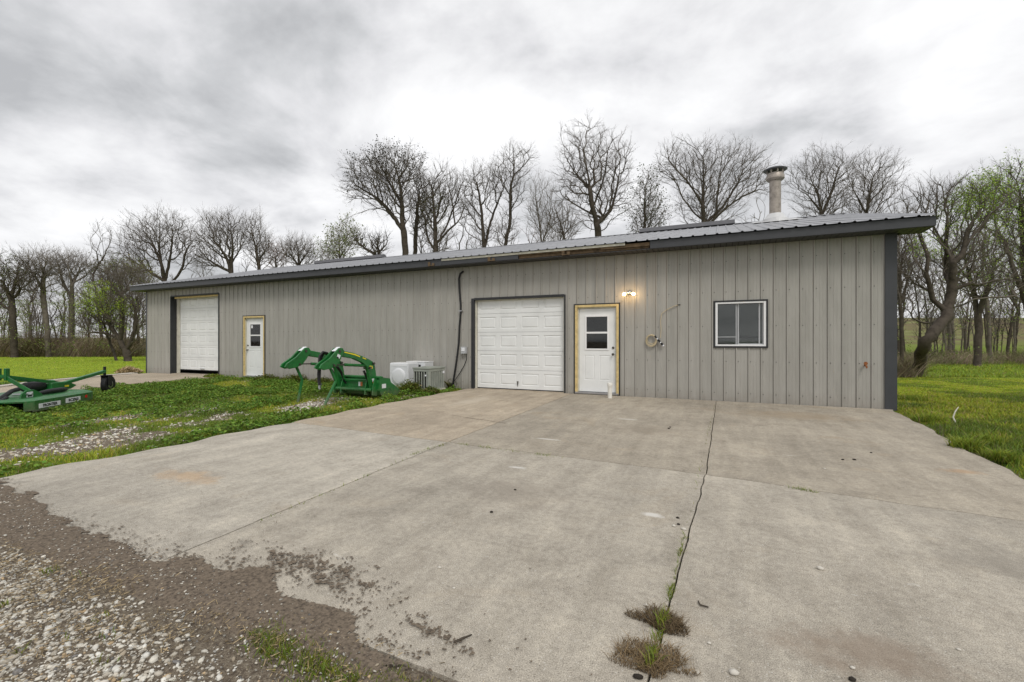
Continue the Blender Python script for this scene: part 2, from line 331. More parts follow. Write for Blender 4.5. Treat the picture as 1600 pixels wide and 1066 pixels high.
def hash2(ix, iy, s):
    h = (ix.astype(np.int64)*374761393+iy.astype(np.int64)*668265263+s*974634777) & 0x7fffffff
    h = ((h ^ (h >> 13))*1274126177) & 0x7fffffff
    return ((h ^ (h >> 16)) & 0xffff)/65535.0
def vnoise(x, y, s=0):
    ix = np.floor(x); iy = np.floor(y); fx = x-ix; fy = y-iy; fx = fx*fx*(3-2*fx); fy = fy*fy*(3-2*fy)
    ix = ix.astype(np.int64); iy = iy.astype(np.int64)
    a = hash2(ix, iy, s); b = hash2(ix+1, iy, s); c = hash2(ix, iy+1, s); d = hash2(ix+1, iy+1, s)
    return (a*(1-fx)+b*fx)*(1-fy)+(c*(1-fx)+d*fx)*fy
def fbm(x, y, o=4, s=0):
    t = 0; a = 0.5; n = 0
    for i in range(o): t = t+a*vnoise(x*2**i, y*2**i, s+i*17); n += a; a *= 0.55
    return t/n
def sm(e0, e1, x): t = np.clip((x-e0)/(e1-e0), 0, 1); return t*t*(3-2*t)

# ------------------------------------------------------------------ ground masks (world metres)
SLX0, SLX1, SLY0 = -6.22, 2.92, -9.30
def right_edge(Y): return 2.60+(Y+5.0)*0.078+0.02*np.sin(Y*2.3)
def in_slab(X, Y): return (X > SLX0) & (X < right_edge(Y)) & (Y > SLY0) & (Y < 0.05)
def drive_d(X, Y):      # far-left drive: >0 inside
    lb = np.interp(Y, [-8.5, -7.5, -5.2, -4.0, -1.3, 0.3], [-15.4, -16.5, -18.7, -19.8, -21.2, -21.6])
    rb = np.interp(Y, [-8.5, -6.5, -3.3, -2.0, 0.3], [-13.2, -14.4, -16.3, -16.4, -16.6])
    return np.minimum(X-lb, rb-X)
def bare_mask(X, Y):
    n = fbm(X*1.1, Y*0.35, 4, 3); n2 = fbm(X*2.5, Y*2.5, 4, 9)
    b = np.zeros_like(X)
    t1 = np.exp(-((X+7.75+0.25*np.sin(Y*0.9))/0.85)**2)*1.05*sm(-2.6, -4.4, Y)
    t2 = np.exp(-((X+9.35+0.3*np.sin(Y*0.7+1))/0.5)**2)*0.8*sm(-3.0, -5.0, Y)
    t3 = np.exp(-(((X+15.2)/1.5)**2+((Y+1.0)/0.75)**2))*0.85
    t4 = np.exp(-((X+11)/4.2)**4)*np.exp(-((Y+0.45)/0.45)**2)*0.6
    t5 = np.exp(-(((X+7.6)/1.2)**2+((Y+3.2)/0.9)**2))*0.62
    t6 = np.exp(-(((X+6.75)/0.35)**2+((Y+1.8)/1.4)**2))*0.75
    b = np.maximum.reduce([t1, t2, t3, t4, t5, t6])*np.clip(0.15+(fbm(X*1.7+Y*0.5, Y*0.9, 4, 12)-0.3)*3.1, 0, 1.35)*(0.6+0.8*n2)
    front = sm(-9.05, -9.35, Y)*sm(6.0, 4.0, X)            # the gravel yard round the camera
    b = np.maximum(b, front)
    r = np.exp(-((X-(right_edge(Y)+0.1))/0.14)**2)*0.62*(Y < 0)*(Y > -9.3)
    b = np.maximum(b, r)
    b = np.maximum(b, np.exp(-(((X-5.0)/0.8)**2+((Y+2.6)/0.35)**2))*0.55)
    return np.clip(b, 0, 1)
def clover_mask(X, Y):
    n = fbm(X*0.8, Y*0.45, 3, 31)
    c = sm(0.40, 0.60, n+0.30*np.exp(-((X+12.0)/2.6)**2)-0.08)
    return c*(1-bare_mask(X, Y))*(X < SLX0)*(Y < -0.3)
def mown_mask(X, Y):
    m = np.maximum(sm(-20.8, -22.2, X), sm(2.0, 4.0, Y))
    m = np.maximum(m, 0.25*(X < -6)*np.ones_like(X))
    depth = (X*FWD[0]+(Y+10.88)*FWD[1])
    far_r = sm(16.2, 16.8, depth)*(X > 0)
    return np.clip(m*(1-0.6*far_r), 0, 1)
def terrain(X, Y):
    D = X*FWD[0]+(Y+10.88)*FWD[1]; L = X*RGT[0]+(Y+10.88)*RGT[1]
    z = -0.035+0.03*(fbm(X*1.3, Y*1.3, 3, 5)-0.5)
    z = z-0.22*sm(16.4, 19.5, D)*sm(2, 8, L)+0.10*(fbm(X*0.3, Y*0.3, 3, 8)-0.5)*sm(16, 22, D)
    z = z+9.5*sm(62, 200, D)*sm(20, 70, L)+3.0*sm(90, 260, D)+0.5*sm(1.5, 8.0, -9.3-Y)*0
    slab = sm(0.35, 0.0, np.maximum(np.maximum(SLX0-X, X-right_edge(Y)), np.maximum(SLY0-Y, Y-0.2)))
    z = z*(1-slab)-0.10*slab
    front = sm(-9.2, -9.35, Y)*(D < 15); z = z*(1-front)+front*(-0.012+0.03*(fbm(X*1.5, Y*1.5, 3, 77)-0.5)*sm(-9.4, -10.0, Y))
    dr = sm(-0.1, 0.3, drive_d(X, Y))*(Y < 0.4)*(Y > -8.5); z = z*(1-dr)-0.04*dr
    inside = (X > -21.6)*(X < 3.1)*(Y > -0.02)*(Y < 12.3); z = np.where(inside, -0.06, z)
    return z
def axis_pts(dense, lo, hi, step, far, ratio=1.12):
    a = list(np.arange(lo, hi+1e-6, step)); s = step
    while a[-1] < far: s *= ratio; a.append(a[-1]+s)
    s = step
    while a[0] > -far: s *= ratio; a.insert(0, a[0]-s)
    return np.array(a)
gx = axis_pts(0, -22.5, 10.0, 0.13, 900); gy = axis_pts(0, -12.0, 8.0, 0.13, 900)
GX, GY = np.meshgrid(gx, gy); gz = terrain(GX.ravel(), GY.ravel())
nx, ny = len(gx), len(gy); idx = np.arange(nx*ny).reshape(ny, nx)
Tq = np.stack([idx[:-1, :-1], idx[:-1, 1:], idx[1:, 1:], idx[1:, :-1]], -1).reshape(-1, 4)
gD = GX.ravel()*FWD[0]+(GY.ravel()+10.88)*FWD[1]; gL = GX.ravel()*RGT[0]+(GY.ravel()+10.88)*RGT[1]
gc = np.stack([bare_mask(GX.ravel(), GY.ravel()), mown_mask(GX.ravel(), GY.ravel()), sm(72, 100, gD)], -1)
me = np_mesh('ground', np.stack([GX.ravel(), GY.ravel(), gz], -1), Tq, gc)
g = link_mesh('ground', me, M['ground'], None, True); tag(g, kind='structure')

# ------------------------------------------------------------------ concrete slabs
def jline(p, q, n, amp, seed):
    P = np.linspace(0, 1, n); x = p[0]+(q[0]-p[0])*P; y = p[1]+(q[1]-p[1])*P
    nn = fbm(P*abs(q[0]-p[0]+q[1]-p[1])*5.0+seed*7.1, P*0+seed, 4, seed)-0.5
    L = math.hypot(q[0]-p[0], q[1]-p[1]); nx_, ny_ = -(q[1]-p[1])/L, (q[0]-p[0])/L
    return [(x[i]+nx_*nn[i]*amp, y[i]+ny_*nn[i]*amp) for i in range(n)]
def slab(name, pts, m, z=0.0, th=0.12):
    import bmesh
    bm = bmesh.new(); vs = [bm.verts.new((a, b, z)) for a, b in pts]; f = bm.faces.new(vs)
    if f.normal.z < 0: f.normal_flip()
    bm.normal_update()
    r = bmesh.ops.extrude_face_region(bm, geom=[f]); 
    for e in r['geom']:
        if isinstance(e, bmesh.types.BMVert): e.co.z -= th
    bmesh.ops.recalc_face_normals(bm, faces=bm.faces); bmesh.ops.triangulate(bm, faces=bm.faces)
    me = bpy.data.meshes.new(name); bm.to_mesh(me); bm.free()
    o = link_mesh(name, me, m); tag(o, kind='structure'); return o
A_ = (-6.22, -5.70); B_ = (-3.18, -5.90); C_ = (-0.12, -6.06); D_ = (2.60, -6.45)
J1t = (-3.32, -0.02); J1b = (-3.0, -9.32); J2t = (-0.06, -0.02); J2b = (-0.26, -9.40)
def chain(*segs):
    out = []
    for s in segs: out += s[:-1]
    return out
def off(p, dx, dy): return (p[0]+dx, p[1]+dy)
g1 = 0.0075; g2 = 0.0055; g3 = 0.0052
# joint lines, shared with a small gap
j1u = jline(J1t, B_, 90, 0.02, 1); j1l = jline(B_, J1b, 90, 0.02, 2)
j2u = jline(J2t, C_, 120, 0.022, 3); j2l = jline(C_, J2b, 120, 0.026, 4)
j3a = jline(A_, B_, 60, 0.05, 5); j3b = jline(B_, C_, 60, 0.04, 6); j3c = jline(C_, D_, 60, 0.05, 7)
sh = lambda L, dx, dy: [(a+dx, b+dy) for a, b in L]
yard = [(SLX0+0.05*math.sin(y*3.1)+0.04*math.sin(y*7.7+1), y) for y in np.linspace(-9.28, A_[1], 60)]
yard2 = [(SLX0-0.10*math.sin((y+5.7)/5.7*math.pi)+0.04*math.sin(y*6.1), y) for y in np.linspace(A_[1]+0.006, -0.02, 60)]
redge = [(float(right_edge(np.array(y)))+0.015*math.sin(y*5.3)+0.01*math.sin(y*11.0+2), y) for y in np.linspace(-0.02, D_[1], 60)]
redge2 = [(float(right_edge(np.array(y)))+0.015*math.sin(y*5.3), y) for y in np.linspace(D_[1]-0.008, -9.4, 40)]
slab('concrete_slab', chain(yard, sh(j3a, 0, -g2), sh(j1l, -g1, 0), [J1b, (-6.2, -9.30)]), M['conc3'])
slab('concrete_apron', chain(yard2, [(-6.2, -0.02), (-3.34, -0.02)], sh(j1u, -g1, 0), sh(j3a[::-1], 0, g2), [yard2[0], yard2[0]]), M['tan'])
slab('concrete_slab', chain(sh(j1u[::-1], g1, 0), [(-3.3, -0.02), (-0.1, -0.02)], sh(j2u, -g3, 0), sh(j3b[::-1], 0, g2), [j1u[-1], j1u[-1]]), M['conc2'])
slab('concrete_slab', chain(sh(j3b, 0, -g2), sh(j2l, -g3, 0), [(-0.3, -9.40), (-3.0, -9.32)], sh(j1l[::-1], g1, 0), [j1l[0], j1l[0]]), M['conc'])
slab('concrete_slab', chain(sh(j2u[::-1], g3, 0), [(-0.02, -0.02), (2.9, -0.02)], redge, sh(j3c[::-1], 0, g2), [j2u[-1], j2u[-1]]), M['conc2'])
slab('concrete_slab', chain(sh(j3c, 0, -g2), redge2, [(2.3, -9.44), (-0.22, -9.42)], sh(j2l[::-1], g3, 0), [j2l[0], j2l[0]]), M['conc'])
# hairline crack of the tan apron is a shallow dark strip
def crack(name, pts, w):
    V = []; T = []
    for i, (a, b) in enumerate(pts):
        ww = w*(0.4+0.9*random.random()); V += [(a, b-ww, 0.004), (a, b+ww, 0.004)]
        if i: T.append((2*i-2, 2*i, 2*i+1, 2*i-1))
    o = link_mesh(name, np_mesh(name, V, T), M['dirt']); tag(o, kind='structure')
p0 = G(705, 649); p1 = G(790, 662)
crack('apron_crack', jline(p0, p1, 40, 0.06, 12), 0.008)
# far-left drive
lb = [(-15.4, -8.5), (-16.5, -7.5), (-18.7, -5.2), (-19.8, -4.0), (-21.2, -1.3), (-21.5, -0.03)]
rb = [(-16.6, -0.03), (-16.4, -2.0), (-16.3, -3.3), (-14.4, -6.5), (-13.2, -8.5)]
slab('driveway', [off(p, 0.36, 0) for p in lb]+rb, M['tan'], 0.0, 0.08)
slab('driveway_border', lb[:-1]+[(-21.5, -0.6)]+[off(p, 0.35, 0) for p in [(-21.35, -0.6)]+lb[:-1][::-1]], M['strip'], 0.035, 0.12)

# ------------------------------------------------------------------ dirt washed over the slab edge (ragged real sheet)
def dirt_sheet():
    c = 0.0085; xs = np.arange(-7.0, -0.2, c); ys = np.arange(-9.75, -8.3, c)
    X, Y = np.meshgrid(xs[:-1]+c/2, ys[:-1]+c/2); 
    # edge line traced on the ground
    pts = [G(*p) for p in [(0, 752), (30, 770), (60, 770), (66, 790), (130, 828), (200, 852), (250, 875), (300, 872), (345, 888), (420, 885), (455, 925), (520, 930), (560, 965), (545, 990), (575, 1010), (620, 1040), (665, 1075)]]
    ex = np.array([p[0] for p in pts]); ey = np.array([p[1] for p in pts]); o = np.argsort(ex)
    e = np.interp(X, ex[o], ey[o])
    d = e-Y                                   # >0 below the edge = dirt
    n = fbm(X*4+Y*4, Y*16-X*2, 5, 40)-0.5; n2 = fbm(X*30, Y*30, 3, 55)-0.5
    f = d+n*0.15+n2*0.035-0.015
    blot = np.exp(-(((X+2.15)/0.45)**2+((Y+9.0)/0.13)**2))*0.55
    blot2 = np.exp(-(((X+1.15)/0.30)**2+((Y+9.18+0.25*(X+1.15))/0.05)**2))*0.35
    n3 = fbm(X*80, Y*80, 2, 57)-0.5; nf = fbm(X*9, Y*22, 4, 44)-0.5
    near_ = sm(-0.30, 0.02, d)*(0.55+0.45*sm(-4.4, -3.2, X))
    f = np.maximum(f, (blot*1.0+nf*0.8+n3*1.5+n2*0.5-0.50)*(blot > 0.04)-(blot <= 0.04)); f = np.maximum(f, (blot2*1.5+n3*1.4+nf*0.5-0.55)*(blot2 > 0.03)-(blot2 <= 0.03)); f = np.maximum(f, near_*0.56+n3*1.7+nf*0.9-0.80)
    hole = np.exp(-(((X+1.9)/0.16)**2+((Y+9.2)/0.035)**2)); f = f-hole*0.5
    keep = (f > 0.0)
    iy, ix = np.nonzero(keep)
    nxv = len(xs); V = np.stack(np.meshgrid(xs, ys), -1).reshape(-1, 2)
    T = np.stack([iy*nxv+ix, iy*nxv+ix+1, (iy+1)*nxv+ix+1, (iy+1)*nxv+ix], -1)
    u, inv = np.unique(T.ravel(), return_inverse=True); V2 = V[u]
    z = 0.004+0.010*fbm(V2[:, 0]*14, V2[:, 1]*14, 4, 4)-0.05*sm(-9.42, -9.72, V2[:, 1])
    V2 = V2+rng.uniform(-0.003, 0.003, V2.shape)
    me = np_mesh('dirt', np.column_stack([V2, z]), inv.reshape(-1, 4)); o = link_mesh('dirt', me, M['dirt'], None, True); tag(o, kind='stuff', label='dark damp dirt washed over the near edge of the concrete slab', cat='dirt')
dirt_sheet()

# ------------------------------------------------------------------ building
X0, X1, WTOP, DEP = -21.56, 3.03, 3.34, 12.2
EAVE_Y, FZ0, FZ1, RX0, RX1 = -0.42, 3.372, 3.52, -21.95, 3.50
RIDGE_Y = 6.1; SL = 0.255; RIDGE_Z = FZ1+0.02+(RIDGE_Y-EAVE_Y)*SL
GAR = (-6.17, -3.49, 2.46); DR = (-3.24, -2.17, 2.18); WIN = (-0.08, 0.89, 1.19, 2.14); GAL = (-19.92, -16.90, 3.07); DL = (-15.54, -14.44, 2.18)
bld = empty('metal_building', (0, 0, 0))
tag(bld, 'long single-storey beige ribbed metal shed with slate trim and low grey roof', 'building')
PER = 0.2349
PROF = [(-0.025, 0), (-0.020, 0.0005), (-0.010, 0.021), (0.010, 0.021), (0.020, 0), (0.083, 0), (0.088, 0.0035), (0.093, 0), (0.141, 0), (0.146, 0.0035), (0.151, 0)]
def siding(name, org, dx, dn, length, top, openings, phase):
    """org 2-D start, dx along, dn outward normal; top(t)->z"""
    pts = []; k0 = int(-1-phase/PER)-1; k = k0
    while k*PER+phase < length+PER:
        for (a, h) in PROF:
            t = k*PER+phase+a
            if 0 <= t <= length: pts.append((t, h))
        k += 1
    pts.append((0, 0)); pts.append((length, 0)); pts.sort()
    T = [p[0] for p in pts]; H = [p[1] for p in pts]
    for (a, b, c, d) in openings:
        for e in (a, b): pts.append((e, float(np.interp(e, T, H))))
    pts.sort(); mb = MB()
    def P(t, h, z): return (org[0]+dx[0]*t+dn[0]*h, org[1]+dx[1]*t+dn[1]*h, z)
    for (t0, h0), (t1, h1) in zip(pts[:-1], pts[1:]):
        if t1-t0 < 1e-5: continue
        tm = (t0+t1)/2; segs = [(0.0, None)]
        for (a, b, c, d) in openings:
            if a < tm < b:
                segs = ([(0.0, c)] if c > 0.01 else [])+[(d, None)]
        lap_shade = abs((t1-t0)-0.005) < 1e-4 and abs(h1-0.0005) < 1e-4  # narrow strip at the rib foot that takes the painted shadow colour
        for z0, z1 in segs:
            mb.add([P(t0, h0, z0-0.02 if z0 == 0 else z0), P(t1, h1, z0-0.02 if z0 == 0 else z0), P(t1, h1, z1 if z1 else top(t1)), P(t0, h0, z1 if z1 else top(t0))], [(0, 1, 2, 3)], 2 if lap_shade else 0)
    # screws beside each rib
    k = k0
    while k*PER+phase < length:
        t = k*PER+phase+0.034
        for z in (0.18, 0.86, 1.62, 2.36, 3.02):
            if 0 < t < length and not any(a-0.02 < t < b+0.02 and c-0.02 < z < d+0.02 for (a, b, c, d) in openings):
                q = P(t, 0.0005, z); r = 0.007
                mb.add([(q[0]+dx[0]*sx*r+dn[0]*h, q[1]+dx[1]*sx*r+dn[1]*h, q[2]+sz*r) for h in (0, 0.006) for sx, sz in ((-1, -1), (1, -1), (1, 1), (-1, 1))],
                       [(4, 5, 6, 7), (0, 1, 5, 4), (1, 2, 6, 5), (2, 3, 7, 6), (3, 0, 4, 7)], 1)
        k += 1
    return mb.build(name, [M['siding'], M['trim'], M['lap_shade']], bld)
fl = lambda t: WTOP
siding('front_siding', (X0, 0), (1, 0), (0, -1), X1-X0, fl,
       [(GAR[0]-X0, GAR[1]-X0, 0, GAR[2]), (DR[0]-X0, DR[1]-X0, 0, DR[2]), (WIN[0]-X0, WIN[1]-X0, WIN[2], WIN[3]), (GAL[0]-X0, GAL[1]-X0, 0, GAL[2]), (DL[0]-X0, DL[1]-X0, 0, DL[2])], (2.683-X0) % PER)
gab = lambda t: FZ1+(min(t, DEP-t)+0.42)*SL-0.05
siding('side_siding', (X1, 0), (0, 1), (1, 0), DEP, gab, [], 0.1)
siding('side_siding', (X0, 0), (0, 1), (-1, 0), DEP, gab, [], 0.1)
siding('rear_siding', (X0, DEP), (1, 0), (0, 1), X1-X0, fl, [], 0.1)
# inner shell keeps the inside dark
mb = MB(); mb.box(X0+0.2, X1-0.2, 0.33, DEP-0.2, -0.03, 0.015); mb.box(X0+0.2, X1-0.2, 4.0, 4.1, 0, 3.3); mb.build('interior_floor', M['interior'], bld)
mb = MB(); mb.box(X0+0.02, X1-0.02, 0.30, DEP-0.02, 3.30, 3.32); mb.build('ceiling_panel', M['interior'], bld)
# corner trims
MB().box(X1-0.155, X1+0.03, -0.032, 0.0, -0.02, WTOP).box(X1+0.0, X1+0.032, 0.0, 0.15, -0.02, 3.45).build('corner_trim', M['trim'], bld, 0.003)
MB().box(X0-0.03, X0+0.045, -0.032, 0.0, -0.02, WTOP).box(X0-0.032, X0, 0.0, 0.15, -0.02, 3.45).build('corner_trim', M['trim'], bld, 0.003)
# soffit: ribbed underside
def soffit():
    mb = MB(); x = RX0+0.01; i = 0
    while x < RX1-0.02:
        w = 0.115; x2 = min(x+w-0.012, RX1-0.01)
        mb.box(x, x2, EAVE_Y+0.015, -0.002 if X0-0.02 < x < X1+0.0 else 0.16, WTOP+0.003, WTOP+0.015)
        x += w
    mb.box(RX0+0.02, RX1-0.02, EAVE_Y+0.02, 0.0, WTOP+0.016, WTOP+0.022, 1)
    return mb.build('soffit', [M['soffit'], M['blackgap']], bld)
soffit()
# fascia pieces (missing over the middle stretch)
def fascia(xa, xb):
    p = [(EAVE_Y, FZ0-0.02), (EAVE_Y, FZ1), (EAVE_Y+0.02, FZ1), (EAVE_Y+0.02, FZ0), (EAVE_Y+0.05, FZ0), (EAVE_Y+0.05, FZ0-0.02)]
    MB().prism(p, xa, xb).build('fascia', M['trim'], bld)
XM0, XM1 = -6.87, -1.40
fascia(RX0, XM0); 
fascia(XM1, RX1)
MB().box(XM0-0.0, -4.6, EAVE_Y+0.005, EAVE_Y+0.02, FZ0-0.012, FZ1-0.055).build('fascia', M['trim'], bld)
MB().box(-2.5, XM1-0.01, EAVE_Y+0.01, EAVE_Y+0.045, FZ1-0.10, FZ1-0.02).box(-5.4, -2.5, EAVE_Y+0.012, EAVE_Y+0.045, FZ1-0.075, FZ1-0.05).box(-4.6, XM1-0.02, EAVE_Y+0.05, EAVE_Y+0.08, FZ0, FZ1-0.06).build('bare_fascia_board', M['wood'], bld, 0.003)['label'] = 'rotten bare brown board where fascia metal is missing'
MB().box(XM0, -1.95, EAVE_Y-0.012, EAVE_Y+0.006, FZ1-0.048, FZ1+0.004).build('drip_edge', M['cream'], bld)
for bx in (-7.2, -5.35, -3.35):
    MB().box(bx-0.10, bx-0.03, EAVE_Y-0.025, EAVE_Y+0.01, FZ0-0.015, FZ1-0.05).box(bx+0.03, bx+0.10, EAVE_Y-0.025, EAVE_Y+0.01, FZ0-0.015, FZ0+0.06).box(bx-0.03, bx+0.03, EAVE_Y-0.018, EAVE_Y+0.01, FZ0-0.01, FZ0+0.01).build('gutter_bracket', M['wood'], bld, 0.004)
# rake fascia on the ends
for xr in (RX0, RX1-0.02):
    p = [(EAVE_Y, FZ0-0.01), (EAVE_Y, FZ1+0.005), (RIDGE_Y, RIDGE_Z-0.02), (2*RIDGE_Y-EAVE_Y, FZ1+0.005), (2*RIDGE_Y-EAVE_Y, FZ0), (RIDGE_Y, RIDGE_Z-0.19)]
    MB().prism([(a+0.021 if i in (0, 1) else a, b) for i, (a, b) in enumerate(p)], xr, xr+0.02).build('rake_fascia', M['trim'], bld)
for xa_, xb_ in ((X1+0.035, RX1-0.022), (RX0+0.022, X0-0.035)):
    MB().prism([(0.18, FZ1-0.02-0.16+0.6*SL), (RIDGE_Y, RIDGE_Z-0.20), (RIDGE_Y, RIDGE_Z-0.19), (0.18, FZ1-0.01-0.16+0.6*SL)], xa_, xb_).box(xa_, xb_, 0.161, 0.18, WTOP, FZ1+0.07).build('rake_soffit', M['soffit'], bld)
# ribbed roof
def roof(sign):
    mb = MB(); L = RX1+0.03-(RX0-0.03); pts = [(0.0, 0.0), (L, 0.0)]
    k = 0; ph = 0.09
    while ph+k*PER < L-0.03:
        c = ph+k*PER
        pts += [(c-0.03, 0), (c-0.012, 0.022), (c+0.012, 0.022), (c+0.03, 0)]; k += 1
    pts.sort(); ye = EAVE_Y-0.05 if sign > 0 else 2*RIDGE_Y-EAVE_Y+0.05; n = 6
    for (a, h0), (b, h1) in zip(pts[:-1], pts[1:]):
        for j in range(n):
            f0, f1 = j/n, (j+1)/n
            def Q(t, h, f):
                y = ye+(RIDGE_Y-ye)*f; z = FZ1+0.012+abs(y-ye)*SL*1.0-0.0; return (RX0-0.03+t, y, z+h)
            mb.add([Q(a, h0, f0), Q(b, h1, f0), Q(b, h1, f1), Q(a, h0, f1)], [(0, 1, 2, 3)])
            mb.add([Q(a, 0, f0), Q(b, 0, f0), Q(b, 0, f1), Q(a, 0, f1)], [(3, 2, 1, 0)]) if False else None
    # dark deck right under the metal
    y0 = EAVE_Y+0.03 if sign > 0 else 2*RIDGE_Y-EAVE_Y-0.03
    zz0 = FZ1+0.0; zr = RIDGE_Z-0.03
    mb.add([(RX0+0.03, y0, zz0-0.01), (RX1-0.03, y0, zz0-0.01), (RX1-0.03, RIDGE_Y, zr), (RX0+0.03, RIDGE_Y, zr)], [(0, 1, 2, 3)], 1)
    return mb.build('roof', [M['roof'], M['blackgap']], bld)
rf = roof(1); roof(-1)
zr = FZ1+0.012+(RIDGE_Y-EAVE_Y+0.05)*SL
MB().prism([(RIDGE_Y-0.16, zr-0.01), (RIDGE_Y, zr+0.04), (RIDGE_Y+0.16, zr-0.01), (RIDGE_Y, zr+0.02)], RX0-0.03, RX1+0.03).build('ridge_cap', M['roof'], rf)
for a, b in ((-4.55, -1.5), (-19.2, -15.0)):
    pass
def ridge_X(x):                                # X on the ridge line seen at photo x
    return onY(x, 400, RIDGE_Y)[0]
for xa, xb in ((1000, 1148), (495, 600)):
    a, b = ridge_X(xa), ridge_X(xb)
    MB().prism([(RIDGE_Y-0.2, zr+0.0), (RIDGE_Y-0.17, zr+0.14), (RIDGE_Y, zr+0.18), (RIDGE_Y+0.17, zr+0.14), (RIDGE_Y+0.2, zr+0.0)], a, b).build('ridge_vent', M['ridge'], rf, 0.01)

# ---- embossed panel sheets
def panel_sheet(mb, x0, z0, w, h, y, rects, mi=0, dpt=0.013, ring=0.022):
    """front face at y facing -Y with embossed rectangles (x,z,w,h rel.)"""
    xs = sorted({0, w}|{r[0] for r in rects}|{r[0]+r[2] for r in rects}); zs = sorted({0, h}|{r[1] for r in rects}|{r[1]+r[3] for r in rects})
    def inr(cx_, cz_): return any(r[0] < cx_ < r[0]+r[2] and r[1] < cz_ < r[1]+r[3] for r in rects)
    for a, b in zip(xs[:-1], xs[1:]):
        for c, d in zip(zs[:-1], zs[1:]):
            if inr((a+b)/2, (c+d)/2): continue
            mb.add([(x0+a, y, z0+c), (x0+b, y, z0+c), (x0+b, y, z0+d), (x0+a, y, z0+d)], [(0, 1, 2, 3)], mi)
    for (rx, rz, rw, rh) in rects:
        loops = []
        for ins, dy in ((0, 0), (ring*0.35, dpt), (ring, dpt), (ring*2.0, 0.002)):
            loops.append([(x0+rx+ins, y+dy, z0+rz+ins), (x0+rx+rw-ins, y+dy, z0+rz+ins), (x0+rx+rw-ins, y+dy, z0+rz+rh-ins), (x0+rx+ins, y+dy, z0+rz+rh-ins)])
        v = [q for l in loops for q in l]; f = []
        for i in range(3):
            for k in range(4): f.append((i*4+k, i*4+(k+1) % 4, (i+1)*4+(k+1) % 4, (i+1)*4+k))
        f.append((12, 13, 14, 15)); mb.add(v, f, mi)
def garage(gx0, gx1, ztop, cols, rows, zb, rec, label, foot, tilt=False):
    d = empty('garage_door', (0, 0, 0)); d.parent = bld; d['label'] = label
    w = gx1-gx0-0.06; xa = gx0+0.03; H = ztop-0.02-zb; sh_ = H/rows
    for i in range(rows):
        mb = MB(); z0 = zb+i*sh_; y = rec
        cw = w/cols; rects = [(c*cw+cw*0.11, sh_*0.19, cw*0.78, sh_*0.62) for c in range(cols)]
        panel_sheet(mb, xa, z0+0.003, w, sh_-0.006, y, rects)
        mb.box(xa, xa+w, y+0.014, y+0.05, z0+0.002, z0+sh_-0.002)
        mb.box(xa, xa+w, y+0.0005, y+0.014, z0+0.0028, z0+0.0032); 
        o = mb.build('door_section', M['doorwhite'], d)
        if tilt and i == rows-1: 
            pass
    MB().box(xa, xa+w, rec-0.004, rec+0.045, zb-0.03, zb+0.0).build('bottom_seal', M['black'], d)
    return d
# right garage door
d1 = garage(GAR[0]+0.10, GAR[1]-0.03, GAR[2]+0.10, 4, 5, 0.035, 0.10, 'white raised panel overhead door beside the entry door, four panels across', 0)
MB().box(GAR[0], GAR[0]+0.09, -0.03, 0.16, 0, GAR[2]).box(GAR[1]-0.035, GAR[1], -0.03, 0.12, 0, GAR[2]).box(GAR[0]+0.09, GAR[1]-0.035, -0.03, 0.03, GAR[2]-0.05, GAR[2]+0.01).build('door_trim', M['darktrim'], bld, 0.003)
MB().box(GAR[0]+0.092, GAR[0]+0.125, 0.03, 0.096, 0, GAR[2]-0.05).box(GAR[1]-0.06, GAR[1]-0.037, 0.02, 0.096, 0, GAR[2]-0.05).box(GAR[0]+0.125, GAR[1]-0.06, 0.035, 0.09, GAR[2]-0.075, GAR[2]-0.052).build('door_stop', M['cream'], bld)
xh = (GAR[0]+GAR[1])/2+0.0
hd = MB().box(xh-0.012, xh+0.012, 0.07, 0.085, 0.14, 0.24).tube([(xh-0.02, 0.06, 0.235), (xh+0.03, 0.06, 0.235)], 0.008, 6).tube([(xh, 0.065, 0.14), (xh+0.01, 0.062, 0.10)], 0.006, 6).box(xh-0.01, xh+0.01, 0.085, 0.099, 0.17, 0.22).build('door_handle', M['darkmetal'], d1)
MB().box(GAR[0]+0.09, GAR[1]-0.035, -0.02, 0.25, -0.02, 0.012).build('threshold', M['tan'], bld)
# left garage door (slightly open at the bottom)
d0 = garage(GAL[0]+0.14, GAL[1]-0.02, GAL[2]+0.02, 5, 6, 0.17, 0.26, 'white raised panel overhead door at the far left, raised a little above its floor', 0)
MB().box(GAL[0], GAL[0]+0.03, -0.03, 0.235, 0, GAL[2]).box(GAL[1]-0.04, GAL[1], -0.03, 0.28, 0, GAL[2]).box(GAL[0]+0.03, GAL[1]-0.04, -0.03, 0.0, GAL[2]-0.02, GAL[2]+0.03).build('door_trim', M['darktrim'], bld, 0.003)
MB().box(GAL[0]+0.031, GAL[0]+0.165, 0.20, 0.256, 0, GAL[2]-0.02).build('door_stop', M['cream'], bld)
MB().box(GAL[0]+0.165, GAL[1]-0.04, 0.05, 0.10, GAL[2]-0.085, GAL[2]-0.022).build('door_stop', M['foam'], bld)
MB().box(GAL[0]+0.03, GAL[1]-0.04, 0.0, 0.33, -0.02, 0.012).build('threshold', M['tan'], bld)
MB().box(-18.45, -18.2, 0.235, 0.258, 0.20, 0.225).build('door_handle', M['steel'], d0)
